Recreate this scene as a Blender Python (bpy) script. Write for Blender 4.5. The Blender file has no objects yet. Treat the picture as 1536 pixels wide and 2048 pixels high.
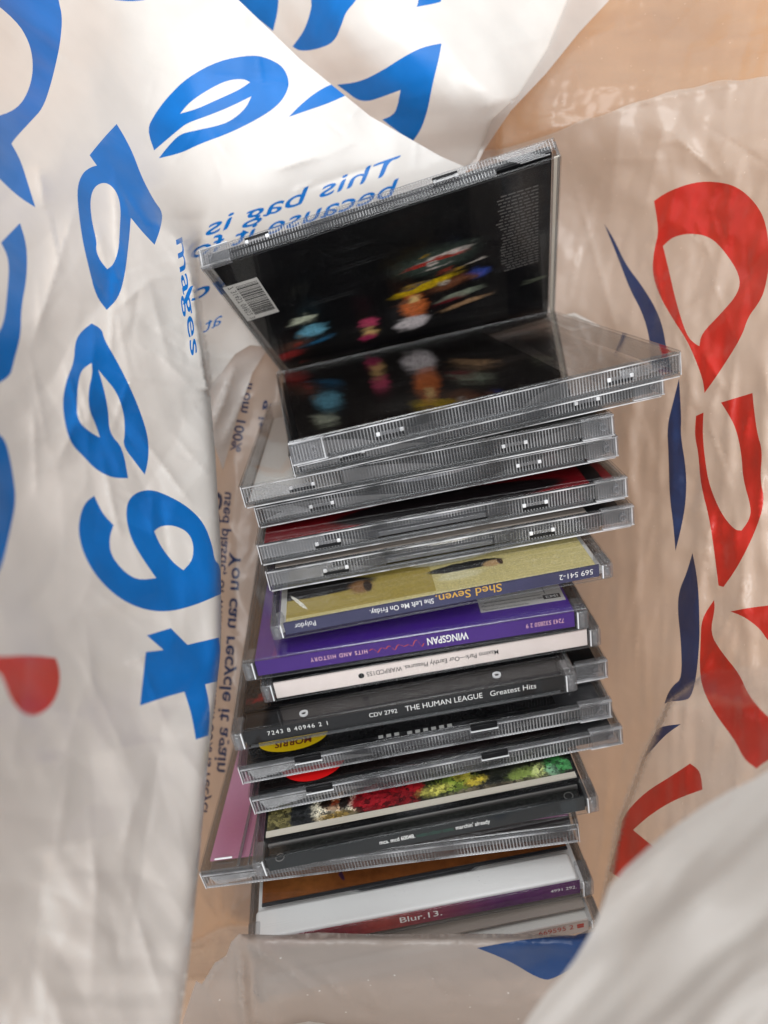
import bpy, bmesh, math, random
import numpy as np
from mathutils import Matrix, Vector
from mathutils.geometry import delaunay_2d_cdt

random.seed(7)
scene = bpy.context.scene
COL = scene.collection

# ------------------------------------------------------------------ camera, light, exposure
CAM_Z = 0.412                 # metres above the table top
FPX = 1538.0                  # focal length of the photograph in its own pixels (1536 x 2048)
cam_data = bpy.data.cameras.new('camera')
cam = bpy.data.objects.new('camera', cam_data); COL.objects.link(cam)
cam.location = (0, 0, CAM_Z); cam.rotation_euler = (0, 0, 0)
cam_data.sensor_fit = 'AUTO'; cam_data.sensor_width = 36.0
cam_data.lens = 36.0 * FPX / 2048.0
cam_data.clip_start = 0.01; cam_data.clip_end = 50
cam_data.dof.use_dof = True; cam_data.dof.focus_distance = 0.285; cam_data.dof.aperture_fstop = 8.0
scene.camera = cam

world = bpy.data.worlds.new('World'); scene.world = world; world.use_nodes = True
world.node_tree.nodes['Background'].inputs[0].default_value = (0.95, 0.975, 1.0, 1)
world.node_tree.nodes['Background'].inputs[1].default_value = 0.46

def area(name, loc, aim, sx, sy, power, col):
    d = bpy.data.lights.new(name, 'AREA'); d.shape = 'RECTANGLE'; d.size = sx; d.size_y = sy
    d.energy = power; d.color = col
    o = bpy.data.objects.new(name, d); COL.objects.link(o); o.location = loc
    o.rotation_euler = (Vector(aim) - Vector(loc)).to_track_quat('-Z', 'Y').to_euler()
    return o
area('window_light', (-0.26, 0.62, 0.80), (0, 0.02, 0.12), 0.62, 0.45, 3.1, (0.97, 0.99, 1.0))
area('overhead_bounce_fill', (0.15, -0.15, 1.75), (0, 0, 0.1), 1.3, 1.3, 23.0, (0.97, 0.985, 1.0))  # added fill standing in for ceiling bounce, lifts the case spines

scene.view_settings.view_transform = 'Standard'; scene.view_settings.look = 'None'
scene.view_settings.exposure = 0.28; scene.view_settings.gamma = 1.0
scene.render.engine = 'CYCLES'
cy = scene.cycles
cy.use_denoising = True
cy.max_bounces = 18; cy.transmission_bounces = 14; cy.transparent_max_bounces = 40
cy.glossy_bounces = 6; cy.diffuse_bounces = 5
cy.sample_clamp_indirect = 6.0

# ------------------------------------------------------------------ helpers
def ray(px, py):
    return np.stack([(np.asarray(px, float) - 768) / FPX, -(np.asarray(py, float) - 1024) / FPX,
                     -np.ones_like(np.asarray(px, float))], -1)

def at(px, py, d):
    return ray(px, py) * np.asarray(d, float)[..., None] + np.array([0, 0, CAM_Z])

def link(name, me, parent=None, mats=()):
    o = bpy.data.objects.new(name, me); COL.objects.link(o)
    for m in mats: me.materials.append(m)
    if parent: o.parent = parent
    return o

def tag(o, label=None, cat=None, group=None, kind=None):
    for k, v in (('label', label), ('category', cat), ('group', group), ('kind', kind)):
        if v: o[k] = v
    return o

class MB:
    """collects quads; every face keeps a material index"""
    def __init__(s): s.v = []; s.f = []; s.m = []
    def quad(s, a, b, c, d, m=0):
        i = len(s.v); s.v += [a, b, c, d]; s.f.append((i, i+1, i+2, i+3)); s.m.append(m)
    def box(s, x0, x1, y0, y1, z0, z1, m=0, side=None):
        i = len(s.v)
        s.v += [(x0,y0,z0),(x1,y0,z0),(x1,y1,z0),(x0,y1,z0),(x0,y0,z1),(x1,y0,z1),(x1,y1,z1),(x0,y1,z1)]
        sd = m if side is None else side
        for q, mm in (((0,3,2,1),m),((4,5,6,7),m),((0,1,5,4),sd),((1,2,6,5),sd),((2,3,7,6),sd),((3,0,4,7),sd)):
            s.f.append(tuple(i+k for k in q)); s.m.append(mm)
    def cyl(s, c, r, h, axis='z', n=24, m=0, r_in=0.0):
        i = len(s.v); cx, cy_, cz = c
        def P(a, rr, t):
            u, w = rr*math.cos(a), rr*math.sin(a)
            return (cx+u, cy_+w, cz+t) if axis == 'z' else (cx+u, cy_+t, cz+w)
        rings = [(r, 0), (r, h)] + ([(r_in, h), (r_in, 0)] if r_in else [])
        for rr, t in rings:
            for k in range(n): s.v.append(P(2*math.pi*k/n, rr, t))
        R = len(rings)
        for q in range(R if r_in else 1):
            a0, b0 = i+q*n, i+((q+1) % R)*n
            for k in range(n):
                s.f.append((a0+k, a0+(k+1) % n, b0+(k+1) % n, b0+k)); s.m.append(m)
        if not r_in:
            s.f.append(tuple(i+k for k in range(n))[::-1]); s.m.append(m)
            s.f.append(tuple(i+n+k for k in range(n))); s.m.append(m)
    def build(s, name, parent, mats, bevel=0, seg=2, smooth=False):
        me = bpy.data.meshes.new(name); me.from_pydata(s.v, [], s.f)
        me.polygons.foreach_set('material_index', s.m)
        bm = bmesh.new(); bm.from_mesh(me)
        bmesh.ops.remove_doubles(bm, verts=bm.verts, dist=1e-6)
        bmesh.ops.recalc_face_normals(bm, faces=bm.faces)
        if bevel:
            es = [e for e in bm.edges if len(e.link_faces) == 2 and e.calc_face_angle(0) > 0.6]
            r = bmesh.ops.bevel(bm, geom=es, offset=bevel, segments=seg, profile=0.5, affect='EDGES', clamp_overlap=True)
            for f in r['faces']: f.smooth = True
        if smooth:
            for f in bm.faces: f.smooth = True
        bm.to_mesh(me); bm.free()
        return link(name, me, parent, mats)

# ------------------------------------------------------------------ materials
def new_mat(name):
    m = bpy.data.materials.new(name); m.use_nodes = True
    nt = m.node_tree; nt.nodes.clear()
    out = nt.nodes.new('ShaderNodeOutputMaterial')
    return m, nt, out
def N(nt, t, **kw):
    n = nt.nodes.new(t)
    for k, v in kw.items(): setattr(n, k, v)
    return n
def lin(r, g, b):
    f = lambda c: (c/255/12.92) if c/255 <= 0.04045 else ((c/255+0.055)/1.055)**2.4
    return (f(r), f(g), f(b), 1)

def fresnel(nt, ior):
    """same reflectance from both sides of a thin sheet"""
    g = N(nt, 'ShaderNodeNewGeometry'); mr = N(nt, 'ShaderNodeMapRange')
    mr.inputs[3].default_value = ior; mr.inputs[4].default_value = 1.0/ior
    fr = N(nt, 'ShaderNodeFresnel')
    nt.links.new(g.outputs['Backfacing'], mr.inputs[0]); nt.links.new(mr.outputs[0], fr.inputs['IOR'])
    return fr

def bump(nt, scale, strength, dist=0.001, detail=4, coord='Object', stretch=(1,1,1)):
    tc = N(nt, 'ShaderNodeTexCoord'); mp = N(nt, 'ShaderNodeMapping')
    mp.inputs['Scale'].default_value = stretch
    no = N(nt, 'ShaderNodeTexNoise'); no.inputs['Scale'].default_value = scale; no.inputs['Detail'].default_value = detail
    b = N(nt, 'ShaderNodeBump'); b.inputs['Strength'].default_value = strength; b.inputs['Distance'].default_value = dist
    nt.links.new(tc.outputs[coord], mp.inputs[0]); nt.links.new(mp.outputs[0], no.inputs['Vector'])
    nt.links.new(no.outputs['Fac'], b.inputs['Height'])
    return b

def mat_clear(name, tint=(0.95, 0.95, 0.95), rough=0.03, ior=1.37, body=0.0, bodycol=(0.8, 0.8, 0.8), dust=True, vary=False):
    """thin clear polystyrene: see-through with a Fresnel reflection, a little dusty"""
    m, nt, out = new_mat(name)
    tr = N(nt, 'ShaderNodeBsdfTransparent'); tr.inputs[0].default_value = (*tint, 1)
    gl = N(nt, 'ShaderNodeBsdfGlossy'); gl.inputs['Roughness'].default_value = rough
    fr = fresnel(nt, ior)
    df = N(nt, 'ShaderNodeBsdfDiffuse'); df.inputs[0].default_value = (*bodycol, 1)
    mx0 = N(nt, 'ShaderNodeMixShader'); mx1 = N(nt, 'ShaderNodeMixShader')
    mx0.inputs[0].default_value = body
    nt.links.new(tr.outputs[0], mx0.inputs[1]); nt.links.new(df.outputs[0], mx0.inputs[2])
    if vary:
        tc = N(nt, 'ShaderNodeTexCoord'); nv = N(nt, 'ShaderNodeTexNoise'); nv.inputs['Scale'].default_value = 48; nv.inputs['Detail'].default_value = 3
        mv = N(nt, 'ShaderNodeMapRange'); mv.inputs[1].default_value = 0.38; mv.inputs[2].default_value = 0.64; mv.inputs[3].default_value = body*0.12; mv.inputs[4].default_value = min(0.9, body*1.9)
        nt.links.new(tc.outputs['Object'], nv.inputs['Vector']); nt.links.new(nv.outputs['Fac'], mv.inputs[0]); nt.links.new(mv.outputs[0], mx0.inputs[0])
    if dust:
        tc = N(nt, 'ShaderNodeTexCoord')
        vo = N(nt, 'ShaderNodeTexVoronoi'); vo.inputs['Scale'].default_value = 420
        mr = N(nt, 'ShaderNodeMapRange'); mr.inputs[1].default_value = 0.06; mr.inputs[2].default_value = 0.12
        mr.inputs[3].default_value = 1.0; mr.inputs[4].default_value = 0.0
        no = N(nt, 'ShaderNodeTexNoise'); no.inputs['Scale'].default_value = 60
        gt = N(nt, 'ShaderNodeMapRange'); gt.inputs[1].default_value = 0.5; gt.inputs[2].default_value = 0.66
        mu = N(nt, 'ShaderNodeMath', operation='MULTIPLY'); mu2 = N(nt, 'ShaderNodeMath', operation='MULTIPLY_ADD')
        nt.links.new(tc.outputs['Object'], vo.inputs['Vector']); nt.links.new(tc.outputs['Object'], no.inputs['Vector'])
        nt.links.new(vo.outputs['Distance'], mr.inputs[0]); nt.links.new(no.outputs['Fac'], gt.inputs[0])
        nt.links.new(mr.outputs[0], mu.inputs[0]); nt.links.new(gt.outputs[0], mu.inputs[1])
        nt.links.new(mu.outputs[0], mu2.inputs[0]); mu2.inputs[1].default_value = 0.22; mu2.inputs[2].default_value = body
        prev_ = mu2.outputs[0]
        for rot in (0.35, -0.6):
            mp = N(nt, 'ShaderNodeMapping'); mp.inputs['Rotation'].default_value = (0, 0, rot); mp.inputs['Scale'].default_value = (14, 900, 14)
            ns = N(nt, 'ShaderNodeTexNoise'); ns.inputs['Scale'].default_value = 1.0; ns.inputs['Detail'].default_value = 1
            ms = N(nt, 'ShaderNodeMapRange'); ms.inputs[1].default_value = 0.71; ms.inputs[2].default_value = 0.76; ms.inputs[4].default_value = 0.06
            aa = N(nt, 'ShaderNodeMath', operation='ADD')
            nt.links.new(tc.outputs['Object'], mp.inputs[0]); nt.links.new(mp.outputs[0], ns.inputs['Vector']); nt.links.new(ns.outputs['Fac'], ms.inputs[0])
            nt.links.new(prev_, aa.inputs[0]); nt.links.new(ms.outputs[0], aa.inputs[1]); prev_ = aa.outputs[0]
        nt.links.new(prev_, mx0.inputs[0])
    nt.links.new(fr.outputs[0], mx1.inputs[0]); nt.links.new(mx0.outputs[0], mx1.inputs[1]); nt.links.new(gl.outputs[0], mx1.inputs[2])
    nt.links.new(mx1.outputs[0], out.inputs[0])
    return m

def mat_glass(name, col=(0.93, 0.93, 0.93), rough=0.06, ior=1.5, trans=1.0):
    m, nt, out = new_mat(name)
    p = N(nt, 'ShaderNodeBsdfPrincipled')
    p.inputs['Base Color'].default_value = (*col, 1); p.inputs['Roughness'].default_value = rough
    p.inputs['IOR'].default_value = ior; p.inputs['Transmission Weight'].default_value = trans
    nt.links.new(p.outputs[0], out.inputs[0])
    return m

def mat_plain(name, col, rough=0.4, spec=0.3, grain=0.0, gscale=300, coat=0.0):
    m, nt, out = new_mat(name)
    p = N(nt, 'ShaderNodeBsdfPrincipled')
    p.inputs['Roughness'].default_value = rough; p.inputs['Specular IOR Level'].default_value = spec
    p.inputs['Coat Weight'].default_value = coat; p.inputs['Coat Roughness'].default_value = 0.1
    col = tuple(col[:3])
    if grain:
        tc = N(nt, 'ShaderNodeTexCoord'); no = N(nt, 'ShaderNodeTexNoise'); no.inputs['Scale'].default_value = gscale
        no.inputs['Detail'].default_value = 5
        cr = N(nt, 'ShaderNodeValToRGB')
        cr.color_ramp.elements[0].position = 0.3; cr.color_ramp.elements[1].position = 0.7
        cr.color_ramp.elements[0].color = (*[c*(1-grain) for c in col], 1)
        cr.color_ramp.elements[1].color = (*[min(1, c*(1+grain)) for c in col], 1)
        nt.links.new(tc.outputs['Object'], no.inputs['Vector']); nt.links.new(no.outputs['Fac'], cr.inputs[0])
        nt.links.new(cr.outputs[0], p.inputs['Base Color'])
    else:
        p.inputs['Base Color'].default_value = (*col, 1)
    nt.links.new(p.outputs[0], out.inputs[0])
    return m

def mat_art(name, base, blobs, rough=0.35, warp=0.0012, wscale=160, grain=0.25, gscale=500, stretch=1.0, leaf=False):
    """printed picture: soft coloured shapes in the card's own plane (metres); blob = (x, y, rx, ry, angle, colour, softness)"""
    m, nt, out = new_mat(name)
    p = N(nt, 'ShaderNodeBsdfPrincipled'); p.inputs['Roughness'].default_value = rough; p.inputs['Specular IOR Level'].default_value = 0.2
    tc = N(nt, 'ShaderNodeTexCoord')
    no = N(nt, 'ShaderNodeTexNoise'); no.inputs['Scale'].default_value = wscale; no.inputs['Detail'].default_value = 5
    smp = N(nt, 'ShaderNodeMapping'); smp.inputs['Scale'].default_value = (stretch, 1, 1)
    nt.links.new(tc.outputs['Object'], smp.inputs[0]); nt.links.new(smp.outputs[0], no.inputs['Vector'])
    sub = N(nt, 'ShaderNodeVectorMath', operation='SUBTRACT'); sub.inputs[1].default_value = (0.5, 0.5, 0.5)
    sc = N(nt, 'ShaderNodeVectorMath', operation='SCALE'); sc.inputs['Scale'].default_value = warp*2
    ad = N(nt, 'ShaderNodeVectorMath', operation='ADD')
    nt.links.new(no.outputs['Color'], sub.inputs[0]); nt.links.new(sub.outputs[0], sc.inputs[0])
    nt.links.new(tc.outputs['Object'], ad.inputs[0]); nt.links.new(sc.outputs[0], ad.inputs[1])
    g = N(nt, 'ShaderNodeTexNoise'); g.inputs['Scale'].default_value = gscale; g.inputs['Detail'].default_value = 6; g.inputs['Roughness'].default_value = 0.7
    nt.links.new(tc.outputs['Object'], g.inputs['Vector'])
    gout = g.outputs['Fac']
    if leaf:
        vo = N(nt, 'ShaderNodeTexVoronoi'); vo.inputs['Scale'].default_value = 620; se = N(nt, 'ShaderNodeSeparateColor')
        nt.links.new(ad.outputs[0], vo.inputs['Vector']); nt.links.new(vo.outputs['Color'], se.inputs[0])
        mxv = N(nt, 'ShaderNodeMath', operation='MULTIPLY_ADD'); mxv.inputs[1].default_value = 0.36; mxv.inputs[2].default_value = 0.32
        nt.links.new(se.outputs[0], mxv.inputs[0]); gout = mxv.outputs[0]
    rgb = N(nt, 'ShaderNodeRGB'); rgb.outputs[0].default_value = (*base[:3], 1)
    cur = rgb.outputs[0]
    for (x, y, rx, ry, ang, col, soft) in blobs:
        mp = N(nt, 'ShaderNodeMapping', vector_type='TEXTURE')
        mp.inputs['Location'].default_value = (x, y, 0); mp.inputs['Rotation'].default_value = (0, 0, ang)
        mp.inputs['Scale'].default_value = (rx, ry, 1000.0)
        ln = N(nt, 'ShaderNodeVectorMath', operation='LENGTH')
        mr = N(nt, 'ShaderNodeMapRange'); mr.inputs[1].default_value = 1.0; mr.inputs[2].default_value = max(0.0, 1.0-soft)
        mr.inputs[3].default_value = 0; mr.inputs[4].default_value = 1; mr.interpolation_type = 'SMOOTHSTEP'
        mx = N(nt, 'ShaderNodeMix', data_type='RGBA')
        nt.links.new(ad.outputs[0], mp.inputs[0]); nt.links.new(mp.outputs[0], ln.inputs[0]); nt.links.new(ln.outputs['Value'], mr.inputs[0])
        nt.links.new(mr.outputs[0], mx.inputs[0]); nt.links.new(cur, mx.inputs[6]); mx.inputs[7].default_value = (*col[:3], 1)
        cur = mx.outputs[2]
    gr = N(nt, 'ShaderNodeMapRange'); gr.inputs[1].default_value = 0.32; gr.inputs[2].default_value = 0.68
    gr.inputs[3].default_value = 1-grain; gr.inputs[4].default_value = 1+grain
    gm = N(nt, 'ShaderNodeVectorMath', operation='SCALE')
    nt.links.new(gout, gr.inputs[0]); nt.links.new(cur, gm.inputs[0]); nt.links.new(gr.outputs[0], gm.inputs['Scale'])
    nt.links.new(gm.outputs[0], p.inputs['Base Color']); nt.links.new(p.outputs[0], out.inputs[0])
    return m

def mat_bag(name, col, transp=0.0, transl=0.25, rough=0.35, bs=0.35, grain=0.04, spec=0.5):
    """polythene film: partly clear, partly diffuse and translucent, with a soft sheen and fine crumples"""
    m, nt, out = new_mat(name)
    tc = N(nt, 'ShaderNodeTexCoord')
    df = N(nt, 'ShaderNodeBsdfDiffuse'); tl = N(nt, 'ShaderNodeBsdfTranslucent'); tr = N(nt, 'ShaderNodeBsdfTransparent')
    gl = N(nt, 'ShaderNodeBsdfGlossy'); gl.inputs['Roughness'].default_value = rough
    fr = fresnel(nt, 1.45)
    no = N(nt, 'ShaderNodeTexNoise'); no.inputs['Scale'].default_value = 40; no.inputs['Detail'].default_value = 6
    cr = N(nt, 'ShaderNodeValToRGB'); c = col[:3]
    cr.color_ramp.elements[0].position = 0.3; cr.color_ramp.elements[1].position = 0.7
    cr.color_ramp.elements[0].color = (*[k*(1-grain*1.5) for k in c], 1); cr.color_ramp.elements[1].color = (*[min(1, k*(1+grain)) for k in c], 1)
    nt.links.new(tc.outputs['Object'], no.inputs['Vector']); nt.links.new(no.outputs['Fac'], cr.inputs[0])
    vo = N(nt, 'ShaderNodeTexVoronoi'); vo.inputs['Scale'].default_value = 230
    vm = N(nt, 'ShaderNodeMapRange'); vm.inputs[1].default_value = 0.05; vm.inputs[2].default_value = 0.10; vm.inputs[3].default_value = 1; vm.inputs[4].default_value = 0
    vr = N(nt, 'ShaderNodeMath', operation='GREATER_THAN'); vr.inputs[1].default_value = 0.72
    vx = N(nt, 'ShaderNodeMath', operation='MULTIPLY'); sm = N(nt, 'ShaderNodeMix', data_type='RGBA'); sm.inputs[7].default_value = (0.9, 0.89, 0.86, 1)
    vk = N(nt, 'ShaderNodeMath', operation='MULTIPLY'); vk.inputs[1].default_value = 0.7 if transp > 0.1 else 0.0
    sepc = N(nt, 'ShaderNodeSeparateColor')
    nt.links.new(tc.outputs['Object'], vo.inputs['Vector']); nt.links.new(vo.outputs['Distance'], vm.inputs[0]); nt.links.new(vo.outputs['Color'], sepc.inputs[0])
    nt.links.new(sepc.outputs[0], vr.inputs[0]); nt.links.new(vm.outputs[0], vx.inputs[0]); nt.links.new(vr.outputs[0], vx.inputs[1]); nt.links.new(vx.outputs[0], vk.inputs[0])
    nt.links.new(vk.outputs[0], sm.inputs[0]); nt.links.new(cr.outputs[0], sm.inputs[6])
    for s in (df, tl): nt.links.new(sm.outputs[2], s.inputs[0])
    acc = None
    for rot, sx, sy, wgt in ((0.35, 16, 62, 1.0), (-0.55, 20, 70, 0.9), (1.35, 24, 60, 0.7), (0.9, 60, 150, 0.35)):
        mp = N(nt, 'ShaderNodeMapping'); mp.inputs['Rotation'].default_value = (0, 0, rot); mp.inputs['Scale'].default_value = (sx, sy, sx)
        rn = N(nt, 'ShaderNodeTexNoise'); rn.noise_type = 'RIDGED_MULTIFRACTAL'; rn.inputs['Scale'].default_value = 1.0; rn.inputs['Detail'].default_value = 2.5
        rn.inputs['Distortion'].default_value = 0.3
        mk = N(nt, 'ShaderNodeTexNoise'); mk.inputs['Scale'].default_value = 17+rot*3
        mm = N(nt, 'ShaderNodeMapRange'); mm.inputs[1].default_value = 0.40; mm.inputs[2].default_value = 0.68; mm.inputs[4].default_value = wgt
        mu = N(nt, 'ShaderNodeMath', operation='MULTIPLY')
        nt.links.new(tc.outputs['Object'], mp.inputs[0]); nt.links.new(mp.outputs[0], rn.inputs['Vector']); nt.links.new(tc.outputs['Object'], mk.inputs['Vector'])
        nt.links.new(mk.outputs['Fac'], mm.inputs[0]); nt.links.new(rn.outputs['Fac'], mu.inputs[0]); nt.links.new(mm.outputs[0], mu.inputs[1])
        if acc is None: acc = mu.outputs[0]
        else:
            ad = N(nt, 'ShaderNodeMath', operation='ADD'); nt.links.new(acc, ad.inputs[0]); nt.links.new(mu.outputs[0], ad.inputs[1]); acc = ad.outputs[0]
    b2 = N(nt, 'ShaderNodeBump'); b2.inputs['Strength'].default_value = min(1.0, bs*4.0); b2.inputs['Distance'].default_value = 0.0020
    nt.links.new(acc, b2.inputs['Height'])
    for s in (df, tl, gl, fr): nt.links.new(b2.outputs[0], s.inputs['Normal'])
    m0 = N(nt, 'ShaderNodeMixShader'); m0.inputs[0].default_value = transl
    m1 = N(nt, 'ShaderNodeMixShader'); m1.inputs[0].default_value = transp
    m2 = N(nt, 'ShaderNodeMixShader')
    fm = N(nt, 'ShaderNodeMath', operation='MULTIPLY'); fm.inputs[1].default_value = spec*2
    nt.links.new(fr.outputs[0], fm.inputs[0])
    nt.links.new(df.outputs[0], m0.inputs[1]); nt.links.new(tl.outputs[0], m0.inputs[2])
    nt.links.new(m0.outputs[0], m1.inputs[1]); nt.links.new(tr.outputs[0], m1.inputs[2])
    nt.links.new(fm.outputs[0], m2.inputs[0]); nt.links.new(m1.outputs[0], m2.inputs[1]); nt.links.new(gl.outputs[0], m2.inputs[2])
    nt.links.new(m2.outputs[0], out.inputs[0])
    return m

M = {}
M['clear'] = mat_clear('clear_plastic')
M['spine_clear'] = mat_clear('clear_spine_window', tint=(0.98, 0.98, 0.98), rough=0.05, ior=1.36, dust=False)
M['lid'] = mat_clear('glossy_clear_lid', rough=0.025, ior=2.1)
M['edge'] = mat_clear('clear_plastic_edge', tint=(0.62, 0.63, 0.64), rough=0.06, ior=1.42, body=0.08, bodycol=(0.62, 0.63, 0.64), dust=False)
M['rib'] = mat_clear('ribbed_plastic', tint=(0.86, 0.86, 0.87), rough=0.07, ior=1.36, body=0.03, bodycol=(0.66, 0.66, 0.67), dust=False)
M['crest'] = mat_clear('rib_crest_glint', tint=(0.84, 0.84, 0.84), rough=0.10, ior=1.55, body=0.15, bodycol=(0.85, 0.85, 0.86), dust=False, vary=True)  # pale body tone paints in the light caught along each rib
M['glint'] = mat_clear('painted_glint_plastic', tint=(0.8, 0.8, 0.8), rough=0.12, ior=1.8, body=0.48, bodycol=(0.86, 0.86, 0.87), dust=False, vary=True)  # highlight put into the colour: pale body tone in uneven patches
M['lens'] = mat_clear('moulded_clear_plastic', tint=(0.86, 0.86, 0.87), rough=0.05, ior=1.6, body=0.09, bodycol=(0.7, 0.7, 0.71), dust=False)
M['frost'] = mat_plain('frosted_highlight_plastic', (0.75, 0.76, 0.77), 0.2)
M['black'] = mat_plain('black_tray', (0.010, 0.010, 0.011), 0.3, 0.15)
M['dark'] = mat_plain('dark_grey_tray', (0.03, 0.03, 0.033), 0.3)
M['grey'] = mat_plain('smoke_grey_tray', (0.15, 0.145, 0.14), 0.3)
M['smoke'] = mat_plain('smoke_tray_wall', (0.065, 0.063, 0.06), 0.3)
M['warm'] = mat_plain('warm_grey_paper', (0.36, 0.31, 0.27), 0.5)
M['white'] = mat_plain('white_tray', (0.88, 0.875, 0.86), 0.28)
M['paper'] = mat_plain('white_paper', (0.72, 0.70, 0.66), 0.6)
M['cream'] = mat_plain('cream_paper', (0.72, 0.66, 0.56), 0.5)
M['silver'] = mat_plain('disc_silver', (0.5, 0.5, 0.52), 0.15); M['silver'].node_tree.nodes['Principled BSDF'].inputs['Metallic'].default_value = 0.9
M['ink_white'] = mat_plain('white_ink', (0.80, 0.80, 0.78), 0.5)
M['ink_black'] = mat_plain('black_ink', (0.012, 0.012, 0.012), 0.5)
M['ink_gold'] = mat_plain('gold_ink', lin(205, 160, 70), 0.5)
M['ink_orange'] = mat_plain('orange_ink', lin(215, 90, 40), 0.5)
M['ink_red'] = mat_plain('red_ink', lin(190, 60, 50), 0.5)
M['ink_green'] = mat_plain('teal_ink', lin(40, 90, 75), 0.5)
M['ink_pink'] = mat_plain('pale_pink_ink', lin(225, 180, 190), 0.5)

# ------------------------------------------------------------------ text
_txt = {}
def text_mesh(s, bold=0.0, shear=0.0, space=1.0, narrow=1.0):
    """flat triangulated lettering, baseline at y=0, cap height 1, as arrays"""
    key = (s, bold, shear, space, narrow)
    if key not in _txt:
        cu = bpy.data.curves.new('lettering', 'FONT'); cu.body = s; cu.size = 1.4; cu.offset = bold
        cu.shear = shear; cu.space_character = space; cu.resolution_u = 3
        o = bpy.data.objects.new('lettering', cu); COL.objects.link(o)
        dg = bpy.context.evaluated_depsgraph_get(); dg.update()
        me = bpy.data.meshes.new_from_object(o.evaluated_get(dg))
        v = np.zeros(len(me.vertices)*3); me.vertices.foreach_get('co', v); v = v.reshape(-1, 3)[:, :2].copy()
        f = [tuple(p.vertices) for p in me.polygons]
        v[:, 0] *= narrow; v[:, 0] -= v[:, 0].min()
        bpy.data.objects.remove(o); bpy.data.meshes.remove(me); bpy.data.curves.remove(cu)
        _txt[key] = (v, f)
    return _txt[key]

def lettering(s, parent, mat, x, z, h, y=0.0, width=None, flip=False, face='front', name='lettering', **kw):
    """x, z: left end of the baseline as the photo shows it; face 'front' = on the spine plane, 'top' = lying on a cover (z then means y)"""
    v, f = text_mesh(s, **kw)
    v = v*h
    if width: v[:, 0] *= width/v[:, 0].max()
    if flip: v = np.stack([v[:, 0].max()-v[:, 0], -v[:, 1]], -1)+np.array([0, h])
    if face == 'front': V = [(x+a, y, z+b) for a, b in v]
    else: V = [(x+a, z+b, y) for a, b in v]
    me = bpy.data.meshes.new(name); me.from_pydata(V, [], f)
    return link(name, me, parent, [mat])

# ------------------------------------------------------------------ disc cases
CASES = {   # front top-left corner (camera at the origin), direction along the front edge, direction into the bag
 'lower': ((-0.03259, 0.0237, -0.25957),(0.96839, 0.23551, -0.08219),(-0.16471, 0.35627, -0.91975),0.142,0.125,0.0094),
 'c3': ((-0.03493, 0.02064, -0.27901),(0.97416, 0.22166, -0.04324),(-0.12399, 0.3649, -0.92276),0.142,0.125,0.0094),
 'c4': ((-0.05469, 0.00972, -0.28781),(0.98136, 0.19063, 0.0244),(-0.05026, 0.37708, -0.92482),0.142,0.125,0.0094),
 'c5': ((-0.05062, 0.00207, -0.29452),(0.98088, 0.19427, 0.01184),(-0.06475, 0.38305, -0.92145),0.142,0.125,0.0094),
 'red': ((-0.0485, -0.01197, -0.28831),(0.98324, 0.18229, -0.00372),(-0.07626, 0.39261, -0.91654),0.142,0.125,0.0094),
 'c7': ((-0.04557, -0.0221, -0.29027),(0.98398, 0.17823, -0.00321),(-0.0759, 0.40262, -0.91222),0.142,0.125,0.0094),
 'navy': ((-0.04093, -0.04002, -0.27492),(0.98325, 0.18187, -0.01196),(-0.08691, 0.41012, -0.90788),0.125,0.142,0.0078),
 'purple': ((-0.05123, -0.0536, -0.27513),(0.98736, 0.15755, 0.01718),(-0.05245, 0.42712, -0.90267),0.125,0.142,0.0094),
 'whitespine': ((-0.04501, -0.06227, -0.27831),(0.98556, 0.16931, -0.00232),(-0.07519, 0.42533, -0.90191),0.125,0.142,0.0094),
 'blackspine': ((-0.0549, -0.07837, -0.2733),(0.98458, 0.17493, 0.00097),(-0.07496, 0.42693, -0.90117),0.125,0.142,0.0094),
 'hidden': ((-0.05526, -0.0806, -0.29203),(0.98402, 0.17805, 0.00308),(-0.07448, 0.42719, -0.90109),0.142,0.125,0.0094),
 'yellow': ((-0.05528, -0.09488, -0.28643),(0.98325, 0.18219, 0.00512),(-0.07447, 0.4272, -0.90109),0.142,0.125,0.0094),
 'redsticker': ((-0.05102, -0.10653, -0.28726),(0.98099, 0.19376, 0.01083),(-0.07445, 0.42729, -0.90104),0.142,0.125,0.0094),
 'garden': ((-0.04721, -0.12404, -0.27315),(0.98039, 0.19668, 0.01227),(-0.07444, 0.42729, -0.90104),0.125,0.142,0.0094),
 'pink': ((-0.06977, -0.1349, -0.28787),(0.98017, 0.16964, 0.10239),(0.01719, 0.442, -0.89685),0.142,0.125,0.0094),
 'blur': ((-0.04841, -0.15245, -0.27095),(0.98443, 0.17339, -0.02893),(-0.10329, 0.4374, -0.89332),0.125,0.142,0.0094),
 'last': ((-0.04589, -0.16664, -0.26896),(0.98168, 0.1895, -0.02009),(-0.10291, 0.43842, -0.89286),0.125,0.142,0.0094),
 'upright': ((0.06516, 0.13010, -0.28112),(-0.95858,-0.25439,-0.12804),(0.19128,-0.24195,-0.95125),0.142,0.125,0.0094),
}
GROUP = 'disc cases standing in the carrier bag'
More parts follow.
